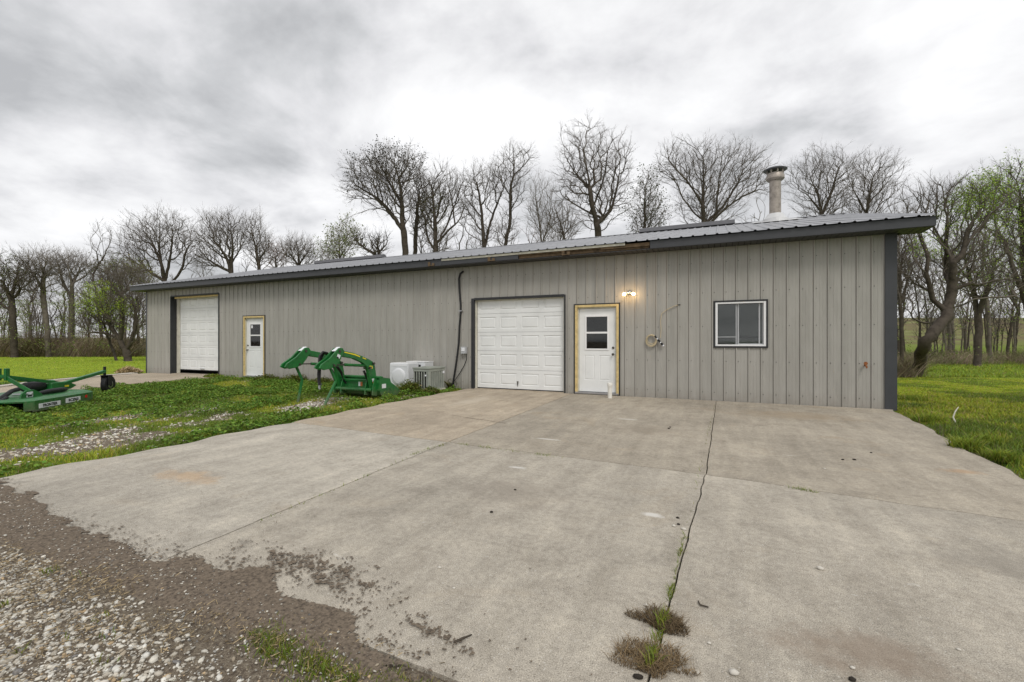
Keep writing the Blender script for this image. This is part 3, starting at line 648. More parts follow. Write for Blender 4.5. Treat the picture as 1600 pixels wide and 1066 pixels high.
# entry doors
def entry(x0, x1, ztop, label, hinge_right, dark_trim=True):
    d = empty('entry_door', (0, 0, 0)); d.parent = bld; d['label'] = label
    t = 0.055
    MB().box(x0-0.03, x0, -0.024, 0.0, 0, ztop+0.03).box(x1, x1+0.03, -0.024, 0.0, 0, ztop+0.03).box(x0, x1, -0.024, 0.0, ztop, ztop+0.03).build('outer_trim', M['darktrim'], d)
    MB().box(x0, x0+t, -0.03, 0.13, 0.03, ztop).box(x1-t, x1, -0.03, 0.13, 0.03, ztop).box(x0+t, x1-t, -0.03, 0.13, ztop-t, ztop).build('door_frame', M['foam'], d, 0.003)
    MB().box(x0+t, x0+t+0.03, 0.02, 0.12, 0.06, ztop-t-0.03).box(x1-t-0.03, x1-t, 0.02, 0.12, 0.06, ztop-t-0.03).box(x0+t, x1-t, 0.02, 0.12, ztop-t-0.03, ztop-t).build('door_jamb', M['cream'], d)
    MB().box(x0+0.005, x1-0.005, -0.05, 0.13, 0.012, 0.055).build('threshold', M['steel'], d, 0.004)
    w = x1-x0-2*t-0.066; xa = x0+t+0.033; H = ztop-t-0.035-0.065; z0 = 0.065; yd = 0.055
    wx, wz, ww, wh = w*0.16, H*0.50, w*0.66, H*0.42
    # leaf with window hole
    mb = MB(); rc = [(w*0.14, H*0.14, w*0.29, H*0.30), (w*0.56, H*0.14, w*0.29, H*0.30)]
    panel_sheet(mb, xa, z0, w, wz, yd, rc, dpt=0.009, ring=0.016)
    for a, b, c, e in ((0, w, wz+wh, H), (0, wx, wz, wz+wh), (wx+ww, w, wz, wz+wh)):
        mb.add([(xa+a, yd, z0+c), (xa+b, yd, z0+c), (xa+b, yd, z0+e), (xa+a, yd, z0+e)], [(0, 1, 2, 3)])
    mb.box(xa, xa+w, yd+0.012, yd+0.045, z0, z0+wz); mb.box(xa, xa+wx, yd+0.002, yd+0.045, z0+wz, z0+H); mb.box(xa+wx+ww, xa+w, yd+0.002, yd+0.045, z0+wz, z0+H); mb.box(xa+wx, xa+wx+ww, yd+0.002, yd+0.045, z0+wz+wh, z0+H)
    mb.build('door_leaf', M['doorwhite'], d)
    fr = 0.038; wf = MB()
    X_, Z_ = xa+wx, z0+wz
    wf.box(X_, X_+fr, yd-0.014, yd+0.02, Z_, Z_+wh).box(X_+ww-fr, X_+ww, yd-0.014, yd+0.02, Z_, Z_+wh).box(X_+fr, X_+ww-fr, yd-0.014, yd+0.02, Z_, Z_+fr).box(X_+fr, X_+ww-fr, yd-0.014, yd+0.02, Z_+wh-fr, Z_+wh).box(X_+fr, X_+ww-fr, yd-0.010, yd+0.02, Z_+wh*0.5-0.022, Z_+wh*0.5+0.022)
    win = wf.build('door_window', M['vinyl'], d, 0.003)
    MB().box(X_+fr, X_+ww-fr, yd+0.008, yd+0.011, Z_+fr, Z_+wh*0.5-0.022).box(X_+fr, X_+ww-fr, yd+0.004, yd+0.007, Z_+wh*0.5+0.022, Z_+wh-fr).build('pane', M['glass'], win)
    MB().box(X_+fr, X_+ww-fr, yd+0.0375, yd+0.04, Z_+fr, Z_+wh-fr).build('dark_room_sheet', M['blackgap'], win)  # black sheet stands in for the unlit room behind the panes
    kx = xa+w-0.06 if hinge_right else xa+0.06
    MB().lathe([(0.028, 0.0), (0.028, -0.008), (0.012, -0.012), (0.012, -0.035), (0.027, -0.045), (0.028, -0.06), (0.018, -0.072)], (kx, yd, 0.98), 14, 'y').build('door_knob', M['darkmetal'], d, smooth=True)
    MB().lathe([(0.028, 0.0), (0.028, -0.014), (0.02, -0.02)], (kx, yd, 1.14), 14, 'y').build('deadbolt', M['darkmetal'], d, smooth=True)
    return d, (X_, Z_, ww, wh, yd, win)
entry(DR[0], DR[1], DR[2], 'white entry door in yellowish frame between the overhead door and the wall lamp', True)
_, q = entry(DL[0], DL[1], DL[2], 'white entry door in yellowish frame on the left part of the wall, small sticker in its window', False)
MB().box(q[0]+0.07, q[0]+0.16, q[4]+0.0015, q[4]+0.003, q[1]+q[3]-0.17, q[1]+q[3]-0.07).build('sticker', M['label'], q[5])
# window
wn = empty('window', (0, 0, 0)); wn.parent = bld; wn['label'] = 'sliding window with white frame and blinds on the right part of the wall'
a, b, c, e = WIN
MB().box(a-0.035, a, -0.03, 0.05, c-0.035, e+0.035).box(b, b+0.035, -0.03, 0.05, c-0.035, e+0.035).box(a, b, -0.03, 0.05, c-0.035, c).box(a, b, -0.03, 0.05, e, e+0.035).build('outer_trim', M['darktrim'], wn, 0.003)
f_ = 0.045
fr = MB().box(a, a+f_, -0.022, 0.09, c, e).box(b-f_, b, -0.022, 0.09, c, e).box(a+f_, b-f_, -0.022, 0.09, c, c+f_*0.8).box(a+f_, b-f_, -0.022, 0.09, e-f_*0.8, e).build('window_frame', M['vinyl'], wn, 0.003)
xm = a+0.43
MB().box(xm-0.03, xm-0.012, 0.02, 0.04, c+0.036, e-0.036).box(xm+0.004, xm+0.032, 0.03, 0.05, c+0.036, e-0.036).box(b-f_-0.09, b-f_-0.065, 0.03, 0.05, c+0.036, e-0.036).box(b-f_-0.02, b-f_-0.002, 0.02, 0.04, c+0.036, e-0.036).box(xm+0.03, b-f_-0.02, 0.022, 0.05, c+0.036, c+0.056).box(a+f_, xm-0.03, 0.026, 0.034, c+0.19, c+0.205).box(xm+0.032, b-f_-0.09, 0.036, 0.044, c+0.19, c+0.203, 1).build('sash', [M['greybox'], M['trim']], wn)
MB().box(a+f_, xm-0.03, 0.028, 0.031, c+0.036, e-0.036).box(xm+0.032, b-f_-0.0, 0.038, 0.041, c+0.036, e-0.036).build('pane', M['glass'], wn)
mb = MB(); z = c+0.05
while z < e-0.05:
    mb.add([(a+0.046, 0.062, z), (b-0.046, 0.062, z), (b-0.046, 0.076, z+0.019), (a+0.046, 0.076, z+0.019)], [(0, 1, 2, 3)]); z += 0.022
mb.build('blind', M['blind'], wn)
# flue
fx, fy = 1.54, 5.0; rz = FZ1+0.012+(fy-EAVE_Y+0.05)*SL
ch = empty('chimney', (0, 0, 0)); ch.parent = rf; ch['label'] = 'round metal flue pipe with flat rain cap on the roof'
MB().lathe([(0.158, rz+0.15), (0.158, rz+1.36)], (fx, fy, 0), 28).build('flue_pipe', M['flue'], ch, smooth=True)
MB().lathe([(0.18, rz+1.22), (0.23, rz+1.26), (0.25, rz+1.28), (0.25, rz+1.37), (0.23, rz+1.41), (0.23, rz+1.44), (0.18, rz+1.44)], (fx, fy, 0), 28).build('flue_collar', M['flue'], ch, smooth=True)
for k in range(8):
    an = k*math.pi/4+0.2; MB().box(fx+0.22*math.cos(an)-0.02, fx+0.22*math.cos(an)+0.02, fy+0.22*math.sin(an)-0.02, fy+0.22*math.sin(an)+0.02, rz+1.44, rz+1.555).build('cap_spacer', M['flue'], ch)
MB().lathe([(0.31, rz+1.54), (0.33, rz+1.56), (0.26, rz+1.60), (0.05, rz+1.63)], (fx, fy, 0), 28).build('rain_cap', M['ridge'], ch, smooth=True)
MB().lathe([(0.36, rz-0.10), (0.34, rz+0.06), (0.27, rz+0.12), (0.21, rz+0.22), (0.20, rz+0.22)], (fx, fy, 0), 24).build('flue_flashing', M['flash'], ch, smooth=True)
s_ = 0.62; MB().add([(fx-s_, fy-s_, rz-s_*SL+0.028), (fx+s_, fy-s_, rz-s_*SL+0.028), (fx+s_, fy+0.7, rz+0.7*SL+0.028), (fx-s_, fy+0.7, rz+0.7*SL+0.028),
     (fx-s_, fy-s_, rz-s_*SL+0.034), (fx+s_, fy-s_, rz-s_*SL+0.034), (fx+s_, fy+0.7, rz+0.7*SL+0.034), (fx-s_, fy+0.7, rz+0.7*SL+0.034)], [(3, 2, 1, 0), (4, 5, 6, 7), (0, 1, 5, 4), (1, 2, 6, 5), (2, 3, 7, 6), (3, 0, 4, 7)]).build('base_flashing', M['flash'], ch)

# ------------------------------------------------------------------ things on and by the wall
def on_wall(x, y, Y=-0.03): X_, z_ = onY(x, y, Y); return (X_, Y, z_)
# lamp
lp = empty('wall_lamp', on_wall(984, 458, 0)); tag(lp, 'small lit two-bulb floodlight fixture on the wall right of the entry door', 'lamp')
MB().lathe([(0.055, -0.0), (0.055, -0.03), (0.04, -0.055), (0.02, -0.065)], (0, -0.02, 0), 18, 'y').build('base', M['steel'], lp, smooth=True)
for sgn in (-1, 1):
    MB().tube([(0.0, -0.07, -0.0), (sgn*0.04, -0.09, -0.01), (sgn*0.075, -0.10, -0.02)], [0.014, 0.016, 0.024], 10).build('socket', M['steel'], lp, smooth=True)
    MB().lathe([(0.012, -0.04), (0.03, -0.025), (0.036, 0.0), (0.03, 0.022), (0.012, 0.034)], (sgn*0.105, -0.11, -0.035), 16, 'x').build('bulb', M['bulb'], lp, smooth=True)
    pl = bpy.data.lights.new('bulb_light', 'POINT'); pl.energy = 1.6; pl.color = (1.0, 0.62, 0.28); pl.shadow_soft_size = 0.04
    po = bpy.data.objects.new('bulb_light', pl); COL.objects.link(po); po.parent = lp; po.location = (sgn*0.115, -0.16, -0.04)
# service cable
pts = [on_wall(*p) for p in [(724, 424, -0.04), (719, 428, -0.05), (717, 436, -0.05), (718, 455, -0.05), (720, 475, -0.05), (720, 488, -0.05), (718, 510, -0.05), (717, 535, -0.05), (714, 560, -0.05), (711, 580, -0.06), (708, 598, -0.08), (706, 606, -0.08)]]
cb = MB().tube(pts, 0.028, 8).build('service_cable', M['black'], None, smooth=True)
tag(cb, 'thick black cable running down the wall left of the overhead door', 'cable')
q = on_wall(720, 486, -0.05); MB().box(q[0]-0.05, q[0]+0.05, -0.085, -0.015, q[2]-0.012, q[2]+0.012).build('cable_clip', M['steel'], cb)
bx = empty('electrical_box', on_wall(727, 547, 0)); tag(bx, 'small grey electrical disconnect box on the wall beside black cable', 'electrical box')
MB().box(-0.075, 0.075, -0.12, -0.019, -0.10, 0.09).build('housing', M['greybox'], bx, 0.006)
MB().box(-0.05, 0.05, -0.128, -0.12, -0.03, 0.06).build('cover', M['label'], bx, 0.003)
pts = [on_wall(*p) for p in [(729, 553, -0.05), (729, 562, -0.05), (725, 572, -0.06), (718, 584, -0.06), (711, 594, -0.08), (706, 602, -0.12)]]
tag(MB().tube(pts, 0.011, 6).build('conduit', M['black'], None, smooth=True), 'thin dark wire looping from grey electrical box down to weeds', 'wire')
# hanging cord coil
mb = MB(); cc_ = on_wall(1018, 530, -0.04)
for k, (r_, dx, dz) in enumerate(((0.105, 0, 0), (0.12, -0.012, -0.02), (0.115, 0.0, -0.035), (0.13, -0.005, -0.04))):
    mb.tube([(cc_[0]+dx+r_*0.92*math.cos(t), -0.035-0.008*k, cc_[2]+dz+r_*math.sin(t)) for t in np.linspace(0.3+k*0.2, 0.3+k*0.2+6.0, 30)], 0.0075, 5)
mb.tube([on_wall(*p) for p in [(1032, 528, -0.04), (1033, 515, -0.04), (1032, 502, -0.04), (1034, 490, -0.04), (1042, 484, -0.04), (1052, 479, -0.04), (1060, 476.5, -0.02)]], 0.0075, 5)
cbm = mb.build('cord', M['cordm'], None, smooth=True); tag(cbm, 'tan cord coiled on the wall with a tail going up to a hole', 'cord')
p0, p1 = on_wall(1023, 525, -0.06), on_wall(1037, 541, -0.06)
mb = MB(); V0, V1 = Vector(p0), Vector(p1)
for i, (t0, t1, r_, mi) in enumerate(((0, 0.22, 0.018, 0), (0.22, 0.36, 0.012, 1), (0.36, 0.6, 0.024, 0), (0.6, 0.7, 0.016, 1), (0.7, 0.9, 0.026, 0), (0.9, 1.0, 0.02, 1))):
    mb.tube([V0.lerp(V1, t0), V0.lerp(V1, t1)], r_, 10, mi)
mb.build('cord_plug', [M['black'], M['label']], cbm)
q = on_wall(1060.5, 476.5, -0.02); MB().box(q[0]-0.035, q[0]+0.035, -0.026, -0.019, q[2]-0.012, q[2]+0.012).build('cord_inlet', M['ink'], cbm)
# spigot
q = on_wall(1351, 571, 0); sp = empty('wall_spigot', q); tag(sp, 'small rusty water spigot low on the wall near right corner', 'spigot')
MB().tube([(0, 0.0, 0), (0, -0.07, 0), (0.005, -0.10, -0.015), (0.005, -0.11, -0.05)], [0.016, 0.016, 0.018, 0.014], 8).build('spout', M['rust'], sp, smooth=True)
mb = MB(); mb.lathe([(0.03, -0.006), (0.034, 0), (0.03, 0.006)], (-0.0, -0.075, 0.04), 10, 'y'); mb.tube([(0, -0.075, 0), (0, -0.075, 0.04)], 0.007, 6); mb.build('handwheel', M['rust'], sp)
# pvc stand pipe
gx_, gy_ = G(953, 622); pv = empty('pvc_pipe', (gx_, gy_, 0)); tag(pv, 'short white plastic pipe standing up from the concrete by the entry door', 'pipe')
MB().lathe([(0.050, -0.02), (0.050, 0.27)], (0, 0, 0), 20).build('pipe_body', M['pipe'], pv, smooth=True)
MB().lathe([(0.058, 0.262), (0.060, 0.27), (0.060, 0.335), (0.054, 0.345), (0.03, 0.35)], (0, 0, 0), 20).build('pipe_cap', M['pipe'], pv, smooth=True)

# AC condenser
ac = empty('air_conditioner', (-6.95, -0.88, 0)); tag(ac, 'grey louvred outdoor air conditioner condenser behind weeds at the wall', 'air conditioner')
hw, hd2, H = 0.25, 0.35, 0.63
MB().box(-hw-0.04, hw+0.04, -hd2-0.04, hd2+0.04, -0.04, 0.04).build('pad', M['strip'], ac, 0.01)
MB().box(-hw+0.035, hw-0.035, -hd2+0.035, hd2-0.035, 0.04, H-0.05).build('coil', M['blackgap'], ac)
mb = MB()
for i in range(7):
    x = -hw+0.02+i*(2*hw-0.04)/6
    mb.box(x-0.011, x+0.011, -hd2, -hd2+0.03, 0.06, H-0.10)
for i in range(7):
    y = -hd2+0.06+i*(2*hd2-0.12)/6
    mb.box(hw-0.03, hw, y-0.028, y+0.026, 0.06, H-0.10)
mb.box(-hw, -hw+0.02, -hd2+0.032, hd2, 0.06, H-0.1); mb.box(-hw+0.02, hw-0.032, hd2-0.02, hd2, 0.06, H-0.1)
mb.build('louvre_grille', M['acgrey'], ac, 0.003)
MB().box(-hw-0.005, hw+0.005, -hd2-0.005, hd2+0.005, 0.04, 0.075).box(-hw-0.005, hw+0.005, -hd2-0.005, hd2+0.005, H-0.115, H-0.045).box(hw-0.07, hw+0.004, -hd2-0.004, -hd2+0.07, 0.075, H-0.115).build('casing', M['acgrey'], ac, 0.006)
mb = MB(); mb.box(-hw-0.02, hw+0.02, -hd2-0.02, hd2+0.02, H-0.045, H-0.012); mb.lathe([(0.2, H-0.012), (0.2, H-0.0), (0.05, H+0.008)], (0, 0, 0), 24); mb.build('top_cover', M['acgrey'], ac, 0.012)
MB().box(hw-0.14, hw-0.09, -hd2-0.012, -hd2-0.002, 0.40, 0.44).build('badge', M['label'], ac)
MB().box(hw+0.002, hw+0.012, hd2-0.11, hd2-0.02, 0.44, 0.51).build('badge', M['label'], ac)
# dryers
def dryer(name, x0, x1, y0, y1, H, lab, hole):
    o = empty(name, ((x0+x1)/2, (y0+y1)/2, 0)); tag(o, lab, 'appliance', 'white appliances by the wall'); w = (x1-x0)/2; dd = (y1-y0)/2
    MB().box(-w, w, -dd, dd, 0.0, H).build('cabinet', M['white'], o, 0.02)
    if not hole:
        MB().lathe([(0.225, 0.0), (0.225, -0.012), (0.205, -0.03), (0.16, -0.04), (0.06, -0.045), (0.01, -0.045)], (0.0, -dd-0.001, 0.345), 36, 'y').build('round_door', M['white'], o, smooth=True)
        MB().box(-w+0.05, w-0.05, -dd-0.006, -dd+0.001, H-0.07, H-0.045).build('control_strip', M['vinyl'], o)
        MB().box(-w+0.03, w-0.03, -dd+0.02, dd-0.02, H, H+0.012).build('lid', M['vinyl'], o, 0.004)
    else:
        MB().box(hole-0.05, hole+0.05, -dd-0.004, -dd+0.01, H-0.14, H-0.065).build('vent_opening', M['ink'], o, 0.01)
        MB().box(-w-0.005, w+0.005, -dd-0.008, dd, H, H+0.022).build('top_panel', M['vinyl'], o, 0.006)
dryer('clothes_dryer', -8.16, -7.54, -1.0, -0.53, 0.70, 'white appliance cabinet with large round door, behind green loader bucket', 0)
dryer('washing_machine', -8.0, -7.38, -0.48, -0.05, 0.71, 'white appliance cabinet with small black opening, behind the grey condenser', 0.13)

# ------------------------------------------------------------------ front loader (arms point at the wall)
XB, XA = -7.32, -8.30
def oB(x, y): return onX(x, y, XB)
ld = empty('front_loader', ((XA+XB)/2, -3.2, 0)); tag(ld, 'green tractor front loader with bucket parked on its stands in the weeds', 'loader')
LO = Vector(ld.location)
def loc(b):            # shift an MB into the loader frame
    b.v = [(v[0]-LO.x, v[1]-LO.y, v[2]-LO.z) for v in b.v]; return b
boomP = [oB(*p) for p in [(530.8, 544.4), (535, 548.3), (550.6, 551.7), (564, 556.6), (575.4, 562), (581.6, 566), (583.5, 571), (586.5, 592), (590, 606), (592, 617), (584, 620), (580, 612), (576.4, 596), (573.9, 580.6), (571, 573), (564, 566.5), (550.6, 560.4), (530, 557)]]
mountP = [oB(*p) for p in [(531, 544), (525.6, 543.8), (520, 549.6), (512, 559), (497.8, 569.7), (494.7, 575.4), (502, 578.5), (506, 577.5), (512, 576), (520.5, 571.8), (527.7, 561.5), (530.5, 556), (534, 549.6)]]
for Xc, nm in ((XA, 'far'), (XB, 'near')):
    arm = loc(MB().prism(boomP, Xc-0.045, Xc+0.045)).build('boom_arm', M['green'], ld, 0.008)
    mn = loc(MB().prism(mountP, Xc-0.085, Xc-0.048).prism(mountP, Xc+0.048, Xc+0.085)).build('mast_mount', M['green'], ld, 0.006)
    w0, w1 = oB(521, 549.0), oB(529, 543.3)
    loc(MB().add([(Xc-0.05, w0[0], w0[1]), (Xc+0.05, w0[0], w0[1]), (Xc+0.05, w1[0], w1[1]+0.004), (Xc-0.05, w1[0], w1[1]+0.004), (Xc-0.05, w0[0], w0[1]+0.01), (Xc+0.05, w0[0], w0[1]+0.01), (Xc+0.05, w1[0], w1[1]+0.014), (Xc-0.05, w1[0], w1[1]+0.014)], [(3, 2, 1, 0), (4, 5, 6, 7), (0, 1, 5, 4), (1, 2, 6, 5), (2, 3, 7, 6), (3, 0, 4, 7)])).build('mast_cap', M['label'], mn)
    c0, c1, c2 = oB(518, 570.5), oB(538, 570), oB(570, 571.5)
    loc(MB().tube([(Xc, c0[0], c0[1]), (Xc, c1[0], c1[1])], 0.014, 10)).build('cylinder_rod', M['darkmetal'], ld, smooth=True)
    loc(MB().tube([(Xc, c1[0], c1[1]), (Xc, c2[0], c2[1])], 0.031, 12)).build('lift_cylinder', M['green'], ld, smooth=True)
    s0, s1 = oB(515, 573), oB(524.6, 596); s2 = oB(506, 629) if nm == 'near' else oB(518, 629)
    loc(MB().tube([(Xc+0.0, s0[0], s0[1]), (Xc, s1[0], s1[1]), (Xc, s2[0], -0.04)], 0.030, 8)).build('parking_stand', M['green'], ld, smooth=True)
    h0, h1 = oB(578, 578), oB(588, 612)
    loc(MB().tube([(Xc-0.09, h0[0]-0.10, h0[1]-0.02), (Xc-0.09, h1[0]-0.04, h1[1]+0.02)], 0.026, 10)).build('tilt_cylinder', M['black'], ld, smooth=True)
    for p in [(526, 549), (517, 571), (580, 568), (574, 575), (588, 613)]:
        c = oB(*p); loc(MB().lathe([(0.028, -0.10), (0.028, 0.10)], (Xc, c[0], c[1]), 10, 'x')).build('pivot_pin', M['darkmetal'], ld, smooth=True)
e = 0.0475
def decal(name, quad, m, Xc=XB, par=ld, th=0.003):
    q = [oB(*p) for p in quad]; return loc(MB().prism(q, Xc, Xc+th)).build(name, m, par)
decal('yellow_stripe', [(535, 549.6), (552, 553.2), (560, 556.6), (560, 558.3), (551, 555), (535, 551)], M['yellow'], XB+e)
decal('yellow_stripe', [(564, 558.4), (569.5, 560.5), (569.5, 562), (564, 560)], M['yellow'], XB+e)
decal('emblem', [(575, 571.5), (579.5, 572), (579.5, 576), (575, 575.5)], M['yellow'], XB+e)
decal('emblem', [(576.2, 572.5), (578.3, 572.8), (578.3, 575), (576.2, 574.8)], M['green'], XB+e+0.003)
decal('warning_label', [(578.5, 592), (583, 591), (584, 595.5), (579.5, 596.5)], M['label'], XB+e)
decal('warning_label', [(579.5, 597), (584, 596), (585.3, 601), (581, 602.3)], M['orange'], XB+e)
decal('warning_label', [(523, 553), (527.5, 555.5), (525.5, 560.5), (521.5, 558)], M['label'], XB+0.0855)
decal('warning_label', [(522, 557), (524.5, 558.5), (523.5, 560.5), (521, 559)], M['ink'], XB+0.0890)
# bucket
BX0, BX1 = XA-0.20, XB+0.20
def oS(x, y): return onX(x, y, BX1)
side = [oS(*p) for p in [(594, 589.5), (609.5, 591.5), (611, 597.5), (623, 607), (629, 612.5), (622, 619)]]
yb = side[0][0]; prof = [(yb+0.42, 0.0), (yb+0.16, -0.01), (yb+0.03, 0.05), (yb-0.02, 0.16), (yb-0.02, 0.34), (yb+0.05, side[0][1])]
sidep = [(p[0], max(p[1], 0.0)) for p in side]+[(yb+0.16, -0.005), (yb+0.03, 0.05), (yb-0.02, 0.16), (yb-0.02, 0.34)]
bk = loc(MB().prism(prof+[(a+0.02, b+0.02) for a, b in prof[::-1]], BX0+0.012, BX1-0.012)).build('bucket', M['green'], ld, 0.004)
for xs_ in (BX0, BX1-0.012): loc(MB().prism(sidep, xs_, xs_+0.012)).build('bucket_side', M['green'], bk)
ytip = max(p[0] for p in side)
loc(MB().box(BX0+0.013, BX1-0.013, yb+0.42, ytip+0.06, 0.0, 0.018)).build('cutting_edge', M['steel'], bk)
zt = side[0][1]
loc(MB().box(BX0-0.005, BX1+0.005, yb-0.01, yb+0.10, zt-0.03, zt+0.008)).build('bucket_rim', M['green'], bk, 0.006)
loc(MB().tube([(BX0+0.15, yb-0.10, 0.17), (BX1-0.15, yb-0.10, 0.17)], 0.045, 12).tube([(BX0+0.2, yb-0.06, zt-0.08), (BX1-0.2, yb-0.06, zt-0.08)], 0.02, 8)).build('cross_tube', M['green'], ld, smooth=True)
for xx in (XA-0.1, XA+0.12, XB-0.12, XB+0.1):
    loc(MB().prism([(yb-0.16, 0.06), (yb+0.0, 0.03), (yb+0.02, zt-0.05), (yb-0.07, zt-0.02), (yb-0.13, 0.28)], xx-0.012, xx+0.012)).build('coupler_plate', M['green'], ld, 0.003)
loc(MB().box(BX1-0.001, BX1+0.003, yb+0.06, yb+0.20, 0.20, 0.30)).build('bucket_label', M['label'], bk)
for i_, (x_, m_) in enumerate(((-7.72, 'label'), (-7.66, 'orange'))):
    loc(MB().box(x_-0.03, x_+0.03, yb-0.024, yb-0.0205, 0.24, 0.34)).build('warning_label', M[m_], bk)
# hydraulic hoses draped over the near mast
mb = MB()
for i in range(6):
    o_ = (i-2.5)*0.034; xx = XB-0.12-0.015*i
    P_ = [oB(*p) for p in [(527, 560), (520, 552+i*0.4), (513, 550+i*0.5), (509, 556+i), (508.5, 570), (507.5, 585), (507.5, 598), (507+i*0.8, 602)]]
    pts = [(xx+0.02*math.sin(k+i), y_+o_*0.5, z_) for k, (y_, z_) in enumerate(P_)]
    # smooth
    sm_pts = []
    for k in range(len(pts)-1):
        for t in (0, 0.33, 0.66):
            sm_pts.append(tuple(pts[k][j]*(1-t)+pts[k+1][j]*t for j in range(3)))
    sm_pts.append(pts[-1]); mb.tube(sm_pts, 0.021, 7)
hs = loc(mb).build('hydraulic_hoses', M['black'], ld, smooth=True)
mb = MB()
for i in range(5):
    c = oB(506.5+i*1.3, 603+(i % 2)*2); mb.tube([(XB-0.13-0.015*i, c[0], c[1]+0.04), (XB-0.13-0.015*i, c[0]-0.01, c[1]-0.05)], 0.017, 8)
loc(mb).build('hose_couplings', M['steel'], hs, smooth=True)
mb = MB()
for i in range(4):
    xx = XA+0.11+i*0.02
    P_ = [oB(*p) for p in [(573, 575), (578, 583), (582-i, 592), (586, 604), (583+i, 612)]]
    mb.tube([(xx, a_-0.04, b_) for a_, b_ in P_], 0.012, 6)
loc(mb).build('hydraulic_hoses', M['black'], ld, smooth=True)

# ------------------------------------------------------------------ rotary cutter
cl_, cd_ = -9.73, 9.04; P0 = RGT*cl_+FWD*cd_
ax = RGT*(-0.2)+FWD*0.98
rc = empty('rotary_cutter', (P0[0], P0[1]-10.88, 0), math.atan2(-ax[0], ax[1])); tag(rc, 'green rotary mower deck with tail wheel on the grass at far left', 'mower')
outline = [(-0.8, -0.85), (-0.72, -0.98), (-0.5, -1.03), (0.5, -1.03), (0.72, -0.98), (0.8, -0.85), (0.8, 0.55), (0.76, 0.74), (0.62, 0.92), (0.35, 1.04), (0, 1.08), (-0.35, 1.04), (-0.62, 0.92), (-0.76, 0.74), (-0.8, 0.55)]
inner = [(x*0.90, y*0.92) for x, y in outline]
n = len(outline); v = [(x, y, 0.20) for x, y in outline]+[(x, y, 0.235) for x, y in inner]
MB().add(v, [tuple(range(n, 2*n))]+[(i, (i+1) % n, n+(i+1) % n, n+i) for i in range(n)]).prism([(x*0.99, y*0.99) for x, y in outline], 0.175, 0.197, 'z').build('deck', M['green'], rc, 0.004)
mb = MB()
for i in range(n):
    a, b = outline[i], outline[(i+1) % n]
    if a[1] < -0.9 and b[1] < -0.9: continue
    mb.add([(a[0], a[1], 0.02), (b[0], b[1], 0.02), (b[0], b[1], 0.1995), (a[0], a[1], 0.1995), (a[0]*0.985, a[1]*0.985, 0.02), (b[0]*0.985, b[1]*0.985, 0.02), (b[0]*0.985, b[1]*0.985, 0.1995), (a[0]*0.985, a[1]*0.985, 0.1995)], [(0, 1, 2, 3), (4, 7, 6, 5), (0, 4, 5, 1)])
mb.build('side_skirt', M['green'], rc)
MB().box(0.80, 0.81, -0.9, -0.4, 0.0, 0.03).build('skid_shoe', M['steel'], rc)
# lettering panels
def word(txt, size, m, parent, M4, name):
    cu = bpy.data.curves.new('t', 'FONT'); cu.body = txt; cu.size = size; cu.extrude = 0.0015; cu.align_x = 'CENTER'; cu.align_y = 'CENTER'; cu.offset = size*0.02
    to = bpy.data.objects.new('t', cu); COL.objects.link(to); dg = bpy.context.evaluated_depsgraph_get()
    me = bpy.data.meshes.new_from_object(to.evaluated_get(dg)); bpy.data.objects.remove(to)
    o = link_mesh(name, me, m, parent); o.matrix_local = M4; return o
def side_M(y, z): return Matrix.Translation((0.8085, y, z)) @ Matrix(((0, 0, 1, 0), (1, 0, 0, 0), (0, 1, 0, 0), (0, 0, 0, 1)))
for txt, y, z, wd, h_ in (('FRONTIER', -0.50, 0.09, 0.52, 0.085), ('RC2060', 0.10, 0.105, 0.40, 0.095)):
    pn = MB().box(0.801, 0.806, y-wd/2, y+wd/2, z-h_/2, z+h_/2).build('name_plate', M['label'], rc, 0.002)
    word(txt, h_*0.86, M['ink'], pn, side_M(y, z), 'lettering')
MB().box(0.801, 0.806, 0.44, 0.50, 0.10, 0.16).build('reflector', M['red'], rc)
MB().box(0.16, 0.163, 0.80, 0.98, 0.30, 0.335).build('decal_stripe', M['yellow'], rc)
# mast, legs, braces
def bar(mb, p, q, w, h):
    p, q = Vector(p), Vector(q); d = (q-p).normalized(); s = d.cross(Vector((0, 0, 1))); s.normalize(); u = s.cross(d)
    c = [(-1, -1), (1, -1), (1, 1), (-1, 1)]
    v = [tuple(e+s*w/2*a+u*h/2*b) for e in (p, q) for a, b in c]
    mb.add(v, [(3, 2, 1, 0), (4, 5, 6, 7), (0, 1, 5, 4), (1, 2, 6, 5), (2, 3, 7, 6), (3, 0, 4, 7)])
mb = MB(); mb.box(-0.09, -0.05, -0.47, -0.38, 0.55, 0.78).box(0.04, 0.08, -0.47, -0.38, 0.55, 0.78).box(-0.05, 0.04, -0.45, -0.41, 0.60, 0.66)
mb.build('mast_head', M['green'], rc, 0.006)
for s_ in (1, -1):
    mb = MB(); bar(mb, (s_*0.03, -0.43, 0.62), (s_*0.50, -0.50, 0.33), 0.02, 0.07); mb.build('mast_leg', M['green'], rc, 0.004)
    mb = MB(); bar(mb, (s_*0.05, -0.40, 0.62), (s_*0.14, 0.95, 0.36), 0.018, 0.06); mb.build('rear_brace', M['green'], rc, 0.004)
    MB().prism([(-0.75, 0.22), (-0.20, 0.22), (-0.30, 0.30), (-0.44, 0.37), (-0.62, 0.37), (-0.72, 0.32)], s_*0.5-0.012, s_*0.5+0.012).build('hitch_bracket', M['green'], rc, 0.004)
MB().box(0.513, 0.517, -0.62, -0.48, 0.24, 0.34).build('warning_label', M['label'], rc)
MB().box(0.5172, 0.519, -0.60, -0.50, 0.25, 0.285).build('label_print', M['ink'], rc)
